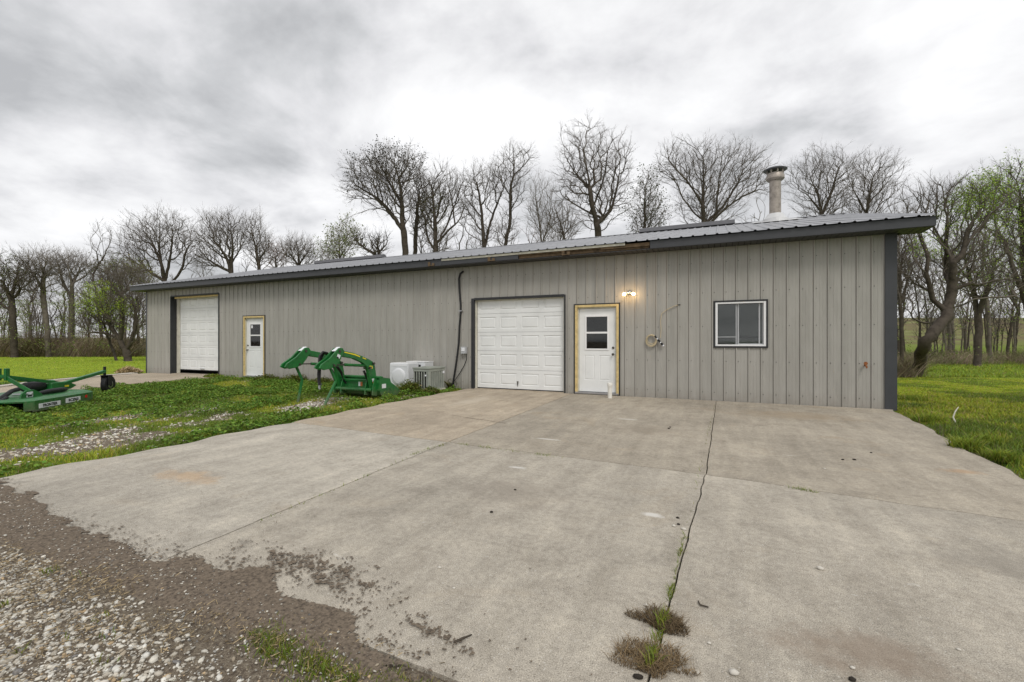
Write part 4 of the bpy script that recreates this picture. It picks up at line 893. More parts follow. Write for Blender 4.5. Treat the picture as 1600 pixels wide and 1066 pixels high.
MB().tube([(0.30, -0.62, 0.30), (0.52, -0.62, 0.30), (0.60, -0.62, 0.30)], 0.018, 8).build('hitch_pin', M['steel'], rc, smooth=True)
MB().tube([(-0.60, -0.62, 0.30), (-0.30, -0.62, 0.30)], 0.018, 8).build('hitch_pin', M['steel'], rc, smooth=True)
MB().box(-0.17, 0.17, 0.50, 0.86, 0.235, 0.42).lathe([(0.10, 0.42), (0.09, 0.46), (0.05, 0.47)], (0, 0.68, 0), 12).build('gearbox', M['green'], rc, 0.02)
MB().lathe([(0.04, 0.0), (0.09, 0.02), (0.10, 0.05), (0.10, 0.38), (0.08, 0.46), (0.05, 0.48)], (0.0, 0.04, 0.37), 22, 'y').build('driveline_shield', M['black'], rc, smooth=True)
MB().tube([(0.0, 0.10, 0.38), (0.08, -0.35, 0.34), (0.22, -0.85, 0.20)], [0.045, 0.04, 0.045], 12).tube([(0.30, -0.75, 0.26), (0.42, -1.25, 0.12)], [0.03, 0.03], 8).build('driveline_shaft', M['black'], rc, smooth=True)
MB().tube([(0.42, -0.28, 0.27), (0.45, 0.0, 0.29), (0.44, 0.35, 0.29), (0.40, 0.52, 0.28)], [0.03, 0.05, 0.05, 0.035], 10).build('hose_guard', M['black'], rc, smooth=True)
# tail beam and wheel
for s_ in (-0.10, 0.10):
    MB().prism([(0.30, 0.235), (1.12, 0.235), (1.30, 0.30), (1.05, 0.40), (0.98, 0.40)], s_-0.01, s_+0.01).build('tail_bracket', M['green'], rc, 0.003)
mb = MB(); bar(mb, (0, 0.85, 0.335), (0, 2.42, 0.54), 0.08, 0.07); mb.build('tail_beam', M['green'], rc, 0.008)
wy = 2.52
MB().tube([(0, wy-0.10, 0.42), (0, wy-0.10, 0.66)], 0.03, 10).box(-0.075, 0.075, wy-0.14, wy+0.02, 0.43, 0.445).box(-0.085, -0.073, wy-0.10, wy+0.05, 0.18, 0.445).box(0.073, 0.085, wy-0.10, wy+0.05, 0.18, 0.445).build('wheel_fork', M['black'], rc, 0.003)
wh = MB().lathe([(0.13, -0.055), (0.19, -0.06), (0.215, -0.045), (0.222, 0), (0.215, 0.045), (0.19, 0.06), (0.13, 0.055)], (0, wy+0.03, 0.205), 28, 'x').build('tail_wheel', M['black'], rc, smooth=True)
MB().lathe([(0.125, -0.05), (0.06, -0.062), (0.06, 0.062), (0.125, 0.05)], (0, wy+0.03, 0.205), 20, 'x').build('rim', M['steel'], wh, smooth=True)

# ------------------------------------------------------------------ small litter
def stick(pts, r, m, lab, name='stick', cat='stick'):
    tag(MB().tube(pts, r, 6).build(name, m, None, smooth=True), lab, cat)
def gp(x, y, z): a, b = G(x, y, 0); return (a, b, z)
stick([gp(709, 1007, .009), gp(722, 1003, .014), gp(737, 995, .009)], [0.004, 0.005, 0.003], M['bark'], 'short dark curved twig on the slab near the dirt')
stick([gp(1091, 942, .008), gp(1094, 948, .009), gp(1107, 951, .007)], [0.004, 0.004, 0.003], M['bark'], 'small bent dark twig on concrete right of the long joint')
q0 = G(1494, 660); stick([(q0[0], q0[1], -0.03), (q0[0]-0.03, q0[1]+0.02, 0.08), (q0[0]+0.0, q0[1]+0.03, 0.17), (q0[0]+0.05, q0[1]+0.06, 0.24)], [0.012, 0.011, 0.009, 0.006], M['cream'], 'pale bare stick standing up in the lawn right of the building')
def pebble_mesh(n, sz, flat=0.55, sub=1, cols=None, seed=0):
    """n angular pebbles as base meshes (icosahedron / subdivided), numpy"""
    t = (1+5**0.5)/2
    v = np.array([(-1, t, 0), (1, t, 0), (-1, -t, 0), (1, -t, 0), (0, -1, t), (0, 1, t), (0, -1, -t), (0, 1, -t), (t, 0, -1), (t, 0, 1), (-t, 0, -1), (-t, 0, 1)]); v /= np.linalg.norm(v[0])
    f = np.array([(0, 11, 5), (0, 5, 1), (0, 1, 7), (0, 7, 10), (0, 10, 11), (1, 5, 9), (5, 11, 4), (11, 10, 2), (10, 7, 6), (7, 1, 8), (3, 9, 4), (3, 4, 2), (3, 2, 6), (3, 6, 8), (3, 8, 9), (4, 9, 5), (2, 4, 11), (6, 2, 10), (8, 6, 7), (9, 8, 1)])
    return v, f
PV, PF = pebble_mesh(0, 0)
def stones(name, X, Y, Z, S, cols, label, cat):
    n = len(X); r = np.random.default_rng(5)
    V = PV[None]*(0.72+0.5*r.random((n, 12, 1)))
    V = V*np.stack([0.7+0.7*r.random(n), 0.55+0.45*r.random(n), 0.30+0.28*r.random(n)], -1)[:, None, :]
    tl = r.normal(0, 0.22, n); V = np.stack([V[..., 0]*np.cos(tl)[:, None]+V[..., 2]*np.sin(tl)[:, None], V[..., 1], -V[..., 0]*np.sin(tl)[:, None]+V[..., 2]*np.cos(tl)[:, None]], -1)
    a = r.random(n)*6.283; V = np.stack([V[..., 0]*np.cos(a)[:, None]-V[..., 1]*np.sin(a)[:, None], V[..., 0]*np.sin(a)[:, None]+V[..., 1]*np.cos(a)[:, None], V[..., 2]], -1)
    V = V*S[:, None, None]; V[..., 0] += X[:, None]; V[..., 1] += Y[:, None]; V[..., 2] += (Z+S*0.12)[:, None]
    T = (PF[None]+(np.arange(n)*12)[:, None, None]).reshape(-1, 3)
    C = np.repeat(cols, 12, axis=0)*(0.92+0.16*r.random((n*12, 1)))
    o = link_mesh(name, np_mesh(name, V.reshape(-1, 3), T, C), M['stone']); tag(o, label, cat, kind='stuff'); return o
def stone_cols(n, r):
    base = np.array([(0.56, 0.53, 0.46), (0.46, 0.42, 0.35), (0.66, 0.64, 0.58), (0.33, 0.28, 0.21), (0.22, 0.21, 0.20), (0.48, 0.36, 0.22)])
    k = r.choice(6, n, p=[0.33, 0.24, 0.2, 0.13, 0.05, 0.05]); return base[k]*(0.85+0.3*r.random((n, 1)))
r = np.random.default_rng(21)
n = 150000; X = r.uniform(-8.5, 1.5, n); Y = r.uniform(-12.4, -9.40, n)
edge = -9.55+0.07*np.sin(X*1.7)+0.10*(X < -3.3)-0.06*(X > -2.2)
f = sm(0, 0.38, edge-Y)*(0.30+1.3*fbm(X*1.5, Y*3.0, 4, 61)); k = r.random(n) < f*1.05+0.05
X, Y = X[k], Y[k]; S = 0.0035+0.0135*r.random(len(X))**2.6; S[r.random(len(X)) < 0.02] *= 1.5
stones('gravel', X, Y, terrain(X, Y), S, stone_cols(len(X), r), 'loose pale limestone gravel in the near left corner', 'gravel')
n = 26000; X = r.uniform(-7.5, -0.7, n); Y = r.uniform(-10.4, -8.85, n); eg = np.interp(X, [-6, -5.2, -4.6, -3.2, -2.9, -2.2, -1.6, -1.0], [-9.05, -9.08, -9.12, -9.15, -9.2, -9.22, -9.3, -9.42]); k = r.random(n) < np.clip((eg-Y)*5+0.10, 0, 0.85)*np.clip(fbm(X*3, Y*5, 3, 19)*2.2-0.45, 0.05, 1); X, Y = X[k], Y[k]; S = 0.0018+0.0070*r.random(len(X))**2.5
gcx = stone_cols(len(X), r)*(0.35+0.75*r.random((len(X), 1))); stones('grit', X, Y, np.where(Y > -9.5, 0.009, 0.0), S, gcx, 'fine grit scattered over the dark dirt at the slab edge', 'gravel')
n = 60000; X = r.uniform(-17, -6.1, n); Y = r.uniform(-9.6, -0.15, n); b = bare_mask(X, Y); k = r.random(n) < (np.clip((b-0.40)*1.7, 0, 1)*0.85+0.055)
k &= drive_d(X, Y) < 0; X, Y = X[k], Y[k]; S = 0.008+0.022*r.random(len(X))**2
stones('yard_gravel', X, Y, terrain(X, Y), S, stone_cols(len(X), r)*1.12, 'white limestone gravel showing through the weedy yard', 'gravel')
# single stones lying on the slab
lst = [(1282, 890, .021, 'pale'), (1147, 1054, .019, 'pale'), (1053, 823, .015, 'pale'), (1069, 828, .018, 'pale'), (687, 888, .012, 'pale'), (709, 920, .009, 'pale'), (1009, 947, .012, 'pale'), (1108, 1006, .009, 'pale'), (1332, 1045, .011, 'pale'),
       (768, 801, .014, 'dark'), (805, 766, .012, 'dark'), (1059, 810, .012, 'dark'), (1060, 820, .012, 'dark'), (1045, 670, .018, 'dark'), (1047, 668, .014, 'dark'), (1335, 719, .018, 'dark'), (1317, 719, .016, 'dark'), (1361, 708, .014, 'dark'), (1288, 733, .014, 'pale'), (997, 1060, .018, 'dark'), (1332, 1064, .014, 'dark'), (1498, 1016, .010, 'pale')]
PL_ = ['largest pale pebble alone in the middle of the right near slab', 'white pebble at the bottom edge right of the dead grass clumps', 'pale pebble just left of the long joint, beside two dark clods', 'pale pebble lying on the long joint itself', 'pale pebble on the slab up and left of the dark curved twig', 'small pale pebble between that twig and a pebble above it', 'pale pebble just left of the farther dead grass clump', 'tiny pale pebble right of the dead grass clumps, above the bottom edge one', 'small pale pebble near bottom edge beside a dark clod, right slab',
 'lone dark clod on the near middle slab', 'dark elongated clod farther up the near middle slab', 'upper of two dark clods left of the long joint', 'lower of two dark clods left of the long joint', 'dark clod near the shed left of the long joint, right one of a touching pair', 'dark clod near the shed left of the long joint, left one of a touching pair', 'right one of two dark clods side by side on far right slab', 'left one of two dark clods side by side on far right slab', 'dark clod alone above the pair on the far right slab', 'small pale pebble on the far right slab left of two dark clods', 'dark clod beside the long joint at the bottom edge', 'dark clod at the bottom edge on the right slab', 'tiny pale pebble far right on the near right slab']
for i, (x, y, s, c_) in enumerate(lst):
    a, b = G(x, y); rr = np.random.default_rng(i+90); V = PV*(0.75+0.5*rr.random((12, 1)))*np.array([1.1, 0.8, 0.55])*s
    V = V+np.array([a, b, s*0.4]); C = np.tile((0.55, 0.52, 0.46) if c_ == 'pale' else (0.03, 0.025, 0.02), (12, 1))
    o = link_mesh('stone' if c_ == 'pale' else 'dark_clod', np_mesh('stone', V, PF, C), M['stone'])
    tag(o, PL_[i], 'stone' if c_ == 'pale' else 'clod', 'loose pebbles on the slab' if c_ == 'pale' else 'dark clods on the slab')

# ------------------------------------------------------------------ grass, clover, straw
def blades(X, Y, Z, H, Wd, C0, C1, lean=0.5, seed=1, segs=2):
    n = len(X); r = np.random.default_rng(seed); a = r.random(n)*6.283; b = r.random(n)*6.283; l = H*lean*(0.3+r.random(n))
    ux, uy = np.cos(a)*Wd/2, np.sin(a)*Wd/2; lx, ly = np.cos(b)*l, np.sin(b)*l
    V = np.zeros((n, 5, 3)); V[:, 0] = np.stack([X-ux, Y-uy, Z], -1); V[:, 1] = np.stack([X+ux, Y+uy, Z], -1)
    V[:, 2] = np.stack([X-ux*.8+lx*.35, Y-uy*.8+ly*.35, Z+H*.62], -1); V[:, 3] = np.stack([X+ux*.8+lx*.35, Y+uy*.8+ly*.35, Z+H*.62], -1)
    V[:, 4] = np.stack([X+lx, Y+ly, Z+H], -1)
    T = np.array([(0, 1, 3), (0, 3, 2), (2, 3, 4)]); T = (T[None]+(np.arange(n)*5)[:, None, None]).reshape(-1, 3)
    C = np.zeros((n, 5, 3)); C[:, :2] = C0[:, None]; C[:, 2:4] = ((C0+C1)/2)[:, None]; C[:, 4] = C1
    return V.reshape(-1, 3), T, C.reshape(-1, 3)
def leaves(X, Y, Z, S, C, seed=2, tilt=0.5):
    n = len(X); r = np.random.default_rng(seed); nrm = np.stack([r.normal(0, tilt, n), r.normal(0, tilt, n), np.ones(n)], -1); nrm /= np.linalg.norm(nrm, axis=1)[:, None]
    a = r.random(n)*6.283; u = np.stack([np.cos(a), np.sin(a), np.zeros(n)], -1); u -= nrm*np.sum(u*nrm, 1)[:, None]; u /= np.linalg.norm(u, axis=1)[:, None]; w = np.cross(nrm, u)
    P = np.stack([X, Y, Z], -1); s = S[:, None]
    V = np.stack([P-u*s, P-w*s*.55+u*s*.1, P+u*s*.9, P+w*s*.55+u*s*.1], 1)
    T = np.array([(0, 1, 2, 3)]); T = (T[None]+(np.arange(n)*4)[:, None, None]).reshape(-1, 4)
    return V.reshape(-1, 3), T, np.repeat(C, 4, axis=0)
def gcol(n, r, k=1.0, dry=0.08):
    c = np.array([0.225, 0.30, 0.032])*k; C = c[None]*(0.6+0.8*r.random((n, 1)))*np.stack([0.8+0.5*r.random(n), np.ones(n), 0.8+0.6*r.random(n)], -1)
    d = r.random(n) < dry; C[d] = np.array([0.36, 0.28, 0.13])*(0.7+0.5*r.random((d.sum(), 1))); return C
def grass_obj(name, V, T, C, lab, m='grass', cat='grass', kind='stuff', grp=None):
    o = link_mesh(name, np_mesh(name, V, T, C), M[m]); tag(o, lab, cat, grp, kind); return o
# yard
n = 330000; X = r.uniform(-21.0, -6.1, n); Y = r.uniform(-9.7, -0.02, n); b = bare_mask(X, Y)
dens = np.clip(1.15-1.45*b, 0.02, 1)*(0.45+0.8*fbm(X*2.2, Y*2.2, 3, 71))
k = (r.random(n) < dens) & (drive_d(X, Y) < -0.05) & ~((Y < -9.2) & (r.random(n) < 0.8)); X, Y = X[k], Y[k]
nn = len(X); big = fbm(X*1.4, Y*1.4, 3, 81); H = (0.018+0.035*r.random(nn))*(0.5+1.0*big); D = X*FWD[0]+(Y+10.88)*FWD[1]
lush = np.exp(-((X-SLX0+0.25)/0.22)**2); H *= 1+0.7*lush
pt = sm(0.40, 0.60, fbm(X*0.7, Y*1.1, 4, 91))[:, None]; C = gcol(nn, r, 1.0, 0.10)*(np.array([0.55, 0.62, 0.8])*(1-pt)+np.array([1.45, 1.28, 1.2])*pt)
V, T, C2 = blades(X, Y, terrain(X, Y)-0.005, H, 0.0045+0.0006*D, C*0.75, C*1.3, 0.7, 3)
grass_obj('yard_grass', V, T, C2, 'uneven weedy grass between the slab and the left part of the shed')
# clover / broadleaf weeds
n = 260000; X = r.uniform(-20, -6.3, n); Y = r.uniform(-9.3, -0.3, n); k = (r.random(n) < clover_mask(X, Y)*(0.12+1.0*(fbm(X*2.2, Y*2.2, 3, 99) > 0.47))) & (drive_d(X, Y) < -0.1); X, Y = X[k], Y[k]
nn = len(X); hh = 0.01+0.16*np.clip(fbm(X*2.2, Y*2.2, 3, 99)-0.36, 0, 1)*2.6*r.random(nn)**0.6
C = np.array([0.115, 0.21, 0.026])[None]*(0.55+0.95*r.random((nn, 1)))*np.stack([0.8+0.6*r.random(nn), np.ones(nn), np.ones(nn)], -1)
V, T, C2 = leaves(X, Y, terrain(X, Y)+hh, 0.016+0.018*r.random(nn), C*1.1, 5, 0.75)
grass_obj('clover', V, T, C2, 'dark green low broadleaf weeds spreading over the yard', cat='weeds')
# right lawn
n = 420000; X = r.uniform(2.4, 15, n); Y = r.uniform(-8, 11, n); D = X*FWD[0]+(Y+10.88)*FWD[1]; L = X*RGT[0]+(Y+10.88)*RGT[1]
re = right_edge(np.minimum(Y, 0)); k = (X > re+0.05+0.15*(fbm(X*3, Y*3, 2, 3)-0.5)) & ((Y < 0) | (X > 3.12)) & (D > 3) & (L/D < 1.25) & (r.random(n) < np.clip(9/D, 0, 1)) & (r.random(n) < np.clip(1.25-1.2*bare_mask(X, Y), 0, 1)); X, Y, D = X[k], Y[k], D[k]
nn = len(X); near = sm(13, 9, D); H = (0.02+0.05*r.random(nn))*(0.5+0.9*near)*(0.5+fbm(X*1.8, Y*1.8, 3, 13)); pt = sm(0.40, 0.62, fbm(X*1.1, Y*1.1, 4, 14))[:, None]; C = gcol(nn, r, 1.05, 0.13)*(np.array([0.60, 0.66, 0.8])*(1-pt)+np.array([1.35, 1.22, 1.1])*pt)*(1.15-0.25*near)[:, None]
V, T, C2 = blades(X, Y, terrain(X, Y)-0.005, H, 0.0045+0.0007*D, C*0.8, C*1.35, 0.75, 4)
grass_obj('lawn_grass', V, T, C2, 'bright green lawn beside the right end of the shed')
# far mown lawn on the left + rough ground right: sparse short tufts break up the sheet
n = 90000; D = 14+34*r.random(n)**0.8; U = r.uniform(-1.16, 1.16, n)*D; k = (U/D < -0.76) | (U/D > 0.80); D, U = D[k], U[k]
X = RGT[0]*U+FWD[0]*D; Y = RGT[1]*U+FWD[1]*D-10.88; k = ~((X > -22.2) & (X < 3.2) & (Y < 12.5) & (Y > -9)); X, Y, D, U = X[k], Y[k], D[k], U[k]; nn = len(X)
rgt = (U > 0) & (D > 16.5); H = np.where(rgt, 0.05+0.10*r.random(nn), 0.02+0.03*r.random(nn)); C = gcol(nn, r, 1.35, 0.03)*np.where(rgt, 0.35+0.9*fbm(X*0.9, Y*0.9, 3, 15), 1.1)[:, None]
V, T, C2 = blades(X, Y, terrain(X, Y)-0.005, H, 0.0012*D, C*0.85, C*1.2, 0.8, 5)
grass_obj('far_grass', V, T, C2, 'short green grass of the far lawn under the trees')
# grass strip and sprigs at the gravel, and straw
n = 4800; X = r.uniform(-1.9, -0.8, n); Y = -9.51+0.06*(X+1.9)*-0.6+r.normal(0, 0.045, n); k = r.random(n) < np.clip(fbm(X*7, Y*7, 3, 21)*1.8-0.3, 0, 1); X, Y = X[k], Y[k]
Xs = [X]; Ys = [Y]
for i in range(70):
    a, b = r.uniform(-5.5, -0.9), r.uniform(-10.6, -9.5); m_ = int(r.integers(8, 34)); Xs.append(a+r.normal(0, 0.022, m_)); Ys.append(b+r.normal(0, 0.016, m_))
X = np.concatenate(Xs); Y = np.concatenate(Ys); nn = len(X); H = 0.010+0.028*r.random(nn); C = gcol(nn, r, 0.65, 0.12)
V, T, C2 = blades(X, Y, terrain(X, Y), H, np.full(nn, 0.0045), C*0.8, C*1.3, 0.9, 6)
grass_obj('gravel_grass', V, T, C2, 'green grass tufts growing along the gravel edge of the slab')
def straw_obj(X, Y, Z, L, name, lab, cat='straw', kind='stuff', w=0.0022, seed=8, k=1.0, vert=0.12):
    n = len(X); rr = np.random.default_rng(seed); a = rr.random(n)*6.283; dx, dy = np.cos(a)*L/2, np.sin(a)*L/2; dz = rr.normal(0, vert, n)*L; ox, oy = -np.sin(a)*w, np.cos(a)*w
    V = np.stack([np.stack([X-dx-ox, Y-dy-oy, Z-dz*0], -1), np.stack([X+dx-ox, Y+dy-oy, Z+np.abs(dz)], -1), np.stack([X+dx+ox, Y+dy+oy, Z+np.abs(dz)+w], -1), np.stack([X-dx+ox, Y-dy+oy, Z+w], -1)], 1)
    T = (np.array([(0, 1, 2, 3)])[None]+(np.arange(n)*4)[:, None, None]).reshape(-1, 4)
    C = np.array([0.33, 0.255, 0.15])[None]*(0.35+0.95*rr.random((n, 1)))*k
    return grass_obj(name, V.reshape(-1, 3), T, np.repeat(C, 4, 0), lab, 'straw', cat, kind)
n = 42000; X = r.uniform(-7.5, -0.9, n); Y = r.uniform(-10.9, -9.22, n); k = r.random(n) < np.clip(fbm(X*2.3, Y*3.5, 3, 33)*3.4-1.30, 0, 1)*sm(-9.2, -9.4, Y); X, Y = X[k], Y[k]
straw_obj(X, Y, terrain(X, Y)+0.010+0.01*r.random(len(X)), 0.008+0.036*r.random(len(X))**1.7, 'straw', 'scattered dry straw and dead grass on the dirt', 'straw', 'stuff', 0.0014)
# joint grass
Xs = []; Ys = []
for (p, q, dn, sp_) in ((G(1070, 835), G(1042, 950), 420, 0.005), (G(1030, 990), G(1012, 1045), 320, 0.010), (G(1117, 634), G(1072, 830), 130, 0.006), (G(715, 694), G(880, 716), 420, 0.02), (G(640, 712), G(700, 693), 200, 0.02), (G(1232, 762), G(1275, 770), 160, 0.012), (G(350, 840), G(640, 715), 160, 0.01)):
    t = r.random(dn); cl_n = fbm(t*14, t*0, 3, dn); k = r.random(dn) < np.clip(cl_n*2.6-0.75, 0, 1); t = t[k]
    jx = p[0]+(q[0]-p[0])*t+r.normal(0, sp_, len(t)); jy = p[1]+(q[1]-p[1])*t+r.normal(0, sp_, len(t)); Xs.append(jx); Ys.append(jy)
X = np.concatenate(Xs); Y = np.concatenate(Ys); nn = len(X); C = gcol(nn, r, 0.8, 0.05)
V, T, C2 = blades(X, Y, np.full(nn, -0.01), 0.016+0.03*r.random(nn), np.full(nn, 0.004), C*0.7, C*1.2, 0.9, 9)
grass_obj('joint_grass', V, T, C2, 'green weeds growing out of the concrete joints')
# dead clumps on the long joint
for (x, y, rad, lab, kk) in ((1035, 975, 0.105, 'dead brown grass clump with green sprigs on the long joint, the farther one', 0.75), (1018, 1034, 0.115, 'straw coloured dead grass clump on the long joint, nearest the camera', 1.15)):
    a, b = G(x, y); n = 1500; rr = np.random.default_rng(int(x)); an = rr.random(n)*6.283; d_ = rad*rr.random(n)**0.6*(0.55+0.9*vnoise(an*1.6+x, an*0+y, 3)); L = 0.03+0.05*rr.random(n)
    V, T, C2 = blades(a+np.cos(an)*d_*1.15, b+np.sin(an)*d_*0.8, np.full(n, 0.002), L*0.46*(0.5+0.9*rr.random(n)), np.full(n, 0.003), np.tile(np.array([0.12, 0.085, 0.05])*kk, (n, 1)), np.array([0.36, 0.26, 0.14])*kk*(0.4+0.9*rr.random((n, 1))), 1.6, int(y))
    gidx = rr.random(n) < 0.0
    o = grass_obj('grass_clump', V, T, C2, lab, 'grass', 'dead grass', None)
    m_ = 60; V, T, C2 = blades(a+rr.normal(0, 0.012, m_), b+rr.normal(0, 0.03, m_), np.full(m_, 0.01), 0.03+0.03*rr.random(m_), np.full(m_, 0.004), gcol(m_, rr, 0.8, 0), gcol(m_, rr, 1.0, 0), 0.7, 77)
    s_ = link_mesh('green_sprig', np_mesh('green_sprig', V, T, C2), M['grass'], o)
# weeds by the condenser and along the wall
def weed(x, y, rad, h, lab, seed, dark=1.0, n=700):
    rr = np.random.default_rng(seed); an = rr.random(n)*6.283; d_ = rad*rr.random(n)**0.7; X = x+np.cos(an)*d_; Y = y+np.sin(an)*d_*0.8; H = h*(0.4+0.7*rr.random(n))*(1-0.5*d_/rad)
    C = gcol(n, rr, 0.55*dark, 0.08); V, T, C2 = blades(X, Y, np.full(n, -0.04), H, np.full(n, 0.014), C*0.7, C*1.3, 0.8, seed)
    o = grass_obj('weed_clump', V, T, C2, lab, 'grass', 'weeds', None, 'weed clumps along the wall')
    V, T, C2 = leaves(X, Y, H*rr.random(n), 0.018+0.02*rr.random(n), gcol(n, rr, 0.5*dark, 0.03), seed+1, 1.0)
    link_mesh('weed_leaves', np_mesh('weed_leaves', V, T, C2), M['leaf'], o)
def wg(x, y): return G(x, y)
a = wg(640, 612); weed(a[0], a[1], 0.34, 0.36, 'bushy dark weeds between the loader bucket and the condenser', 301, 0.9, 1100)
a = wg(672, 614); weed(a[0], a[1], 0.24, 0.20, 'low weeds in front of the condenser corner', 302, 0.8)
a = wg(703, 606); weed(a[0], a[1]+0.2, 0.22, 0.42, 'upright dark weeds where the cables meet the ground', 303, 0.7)
weed(-16.7, -0.35, 0.35, 0.14, 'small green weeds beside the far left overhead door', 304, 1.5)
for i, (xx, hh, lab) in enumerate(((-13.9, 0.22, 'weeds against the wall just right of the left entry door'), (-12.6, 0.30, 'taller weeds against the wall a metre right of the left entry door'), (-11.3, 0.2, 'weeds against the wall behind the loader mast'), (-10.0, 0.28, 'dark weeds against the wall left of the loader boom'), (-9.0, 0.18, 'low weeds at the wall left of the white appliances'))):
    weed(xx, -0.35, 0.45, hh, lab, 310+i, 0.75)
# tufts on the right lawn edge
TL = ('biggest green grass tuft by the right slab edge, past the pale stick', 'low wide grass tuft by the slab edge left of the pale stick', 'grass tuft nearest the right border of the view', 'grass tuft just behind the biggest one at the right slab edge', 'grass tuft nearest the right corner of the shed')
for i, (x, y, rad, h) in enumerate(((1510, 700, 0.16, 0.17), (1450, 655, 0.22, 0.13), (1560, 715, 0.14, 0.13), (1540, 690, 0.18, 0.14), (1425, 625, 0.3, 0.15))):
    a = wg(x, y); n = 420; rr = np.random.default_rng(500+i); an = rr.random(n)*6.283; d_ = rad*rr.random(n)
    C = gcol(n, rr, 0.85, 0.03); V, T, C2 = blades(a[0]+np.cos(an)*d_, a[1]+np.sin(an)*d_, np.full(n, -0.03), h*(0.5+0.6*rr.random(n)), np.full(n, 0.010), C*0.7, C*1.3, 0.9, 600+i)
    grass_obj('grass_tuft', V, T, C2, TL[i], 'grass', 'grass', None, 'tall tufts beside the slab')
# straw heap at the left corner
n = 2600; rr = np.random.default_rng(44); an = rr.random(n)*6.283; d_ = rr.random(n)**0.6; X = -22.15+np.cos(an)*d_*0.62; Y = -0.35+np.sin(an)*d_*0.35; Z = 0.20*(1-d_**2)*rr.random(n)
straw_obj(X, Y, Z, 0.08+0.12*rr.random(n), 'straw_heap', 'small heap of yellow straw at the left corner of the shed', 'straw', None, 0.008, 45, 1.6, 0.3)

# ------------------------------------------------------------------ trees: crown points joined to the limbs by shortest ascending paths
def chaikin(poly, it=2):
    P = [np.array(p, float) for p in poly]
    for _ in range(it):
        if len(P) < 3: break
        Q = [P[0]]
        for a, b in zip(P[:-1], P[1:]): Q += [a*0.75+b*0.25, a*0.25+b*0.75]
        Q.append(P[-1]); P = Q
    return P
def grow(seed, trunks, crowns, natt, step, bf=0.42, up=0.7):
    rr = np.random.default_rng(seed); pos = []; par = []; pl = []
    st = 0.30
    for ti, poly in enumerate(trunks):
        poly = [np.array(p, float) for p in poly]
        if ti == 0: pos.append(poly[0]); par.append(-1); pl.append(0.0); last = 0
        else:
            d = np.linalg.norm(np.array(pos)-poly[0], axis=1); last = int(np.argmin(d)); poly[0] = pos[last].copy()
        poly = chaikin(poly)
        for a, b in zip(poly[:-1], poly[1:]):
            L = np.linalg.norm(b-a); m = max(1, int(L/st))
            for k in range(1, m+1):
                q = a+(b-a)*k/m+rr.normal(0, 0.02, 3); pl.append(pl[last]+np.linalg.norm(q-pos[last])); pos.append(q); par.append(last); last = len(pos)-1
    ntr = len(pos); A = []; tot = sum(c[3]*c[4]*c[5] for c in crowns)
    for (cx_, cy_, cz_, rx, ry, rz_) in crowns:
        m = int(natt*rx*ry*rz_/tot)+15; p = rr.normal(0, 1, (m, 3)); p /= np.linalg.norm(p, axis=1)[:, None]
        an = np.arctan2(p[:, 2], p[:, 0]); lump = 0.62+0.72*vnoise(an*2.2+7, p[:, 1]*1.5+9, seed)
        p *= (rr.random((m, 1))**0.42)*(1+0.32*rr.random((m, 1))**5)*lump[:, None]; A.append(p*np.array([rx, ry, rz_])+np.array([cx_, cy_, cz_]))
    A = np.concatenate(A); N_ = len(A)
    P = np.zeros((ntr+N_, 3)); P[:ntr] = np.array(pos); par = par+[0]*N_; PL = np.zeros(ntr+N_); PL[:ntr] = pl
    def cost(A, Q, plq):
        v = A-Q; L = np.sqrt((v*v).sum(-1)); return L+bf*plq+up*np.maximum(0, 0.45*L-v[..., 2]), L
    C0 = cost(A[:, None], P[None, :ntr], PL[None, :ntr])[0]; bi = np.argmin(C0, 1); bc = C0[np.arange(N_), bi]; alive = np.ones(N_, bool); n = ntr
    for _ in range(N_):
        i = int(np.argmin(np.where(alive, bc, 1e9))); P[n] = A[i]; par[n] = int(bi[i]); PL[n] = PL[bi[i]]+np.linalg.norm(A[i]-P[bi[i]]); alive[i] = False
        c, _l = cost(A, P[n], PL[n]); u = alive & (c < bc); bc[u] = c[u]; bi[u] = n; n += 1
    par = np.array(par)
    # split long edges, bending them a little
    P = list(P); par = list(par)
    for k in range(ntr, n):
        p0, p1 = P[par[k]], P[k]; L = np.linalg.norm(p1-p0); m = int(L/0.45)
        if m >= 1:
            prev = par[k]; m = min(m, 8); sag = rr.normal(0, 0.05, 3)*L; sag[2] -= 0.04*L
            for j in range(1, m+1):
                t = j/(m+1); P.append(p0+(p1-p0)*t+sag*4*t*(1-t)+rr.normal(0, 0.012, 3)*L**0.5); par.append(prev); prev = len(P)-1
            par[k] = prev
    P = np.array(P); par = np.array(par)
    # smooth along the branches
    mov = np.arange(len(P)) >= ntr
    for _ in range(3):
        ch = np.zeros_like(P); cn = np.zeros(len(P)); k = np.nonzero(par >= 0)[0]; np.add.at(ch, par[k], P[k]); np.add.at(cn, par[k], 1)
        q = mov & (cn > 0); P[q] += rr.normal(0, 0.02, (int(q.sum()), 3)); P[q] = 0.45*P[q]+0.30*P[par[q]]+0.25*ch[q]/cn[q][:, None]
    # order so that parents come first
    order = []; kids = {}
    for i, p in enumerate(par): kids.setdefault(int(p), []).append(i)
    stack = [0]
    while stack:
        i = stack.pop(); order.append(i); stack += kids.get(i, [])
    order = np.array(order); inv = np.zeros(len(P), int); inv[order] = np.arange(len(order)); np_ = np.where(par[order] >= 0, inv[par[order]], -1)
    return P[order], np_, ntr
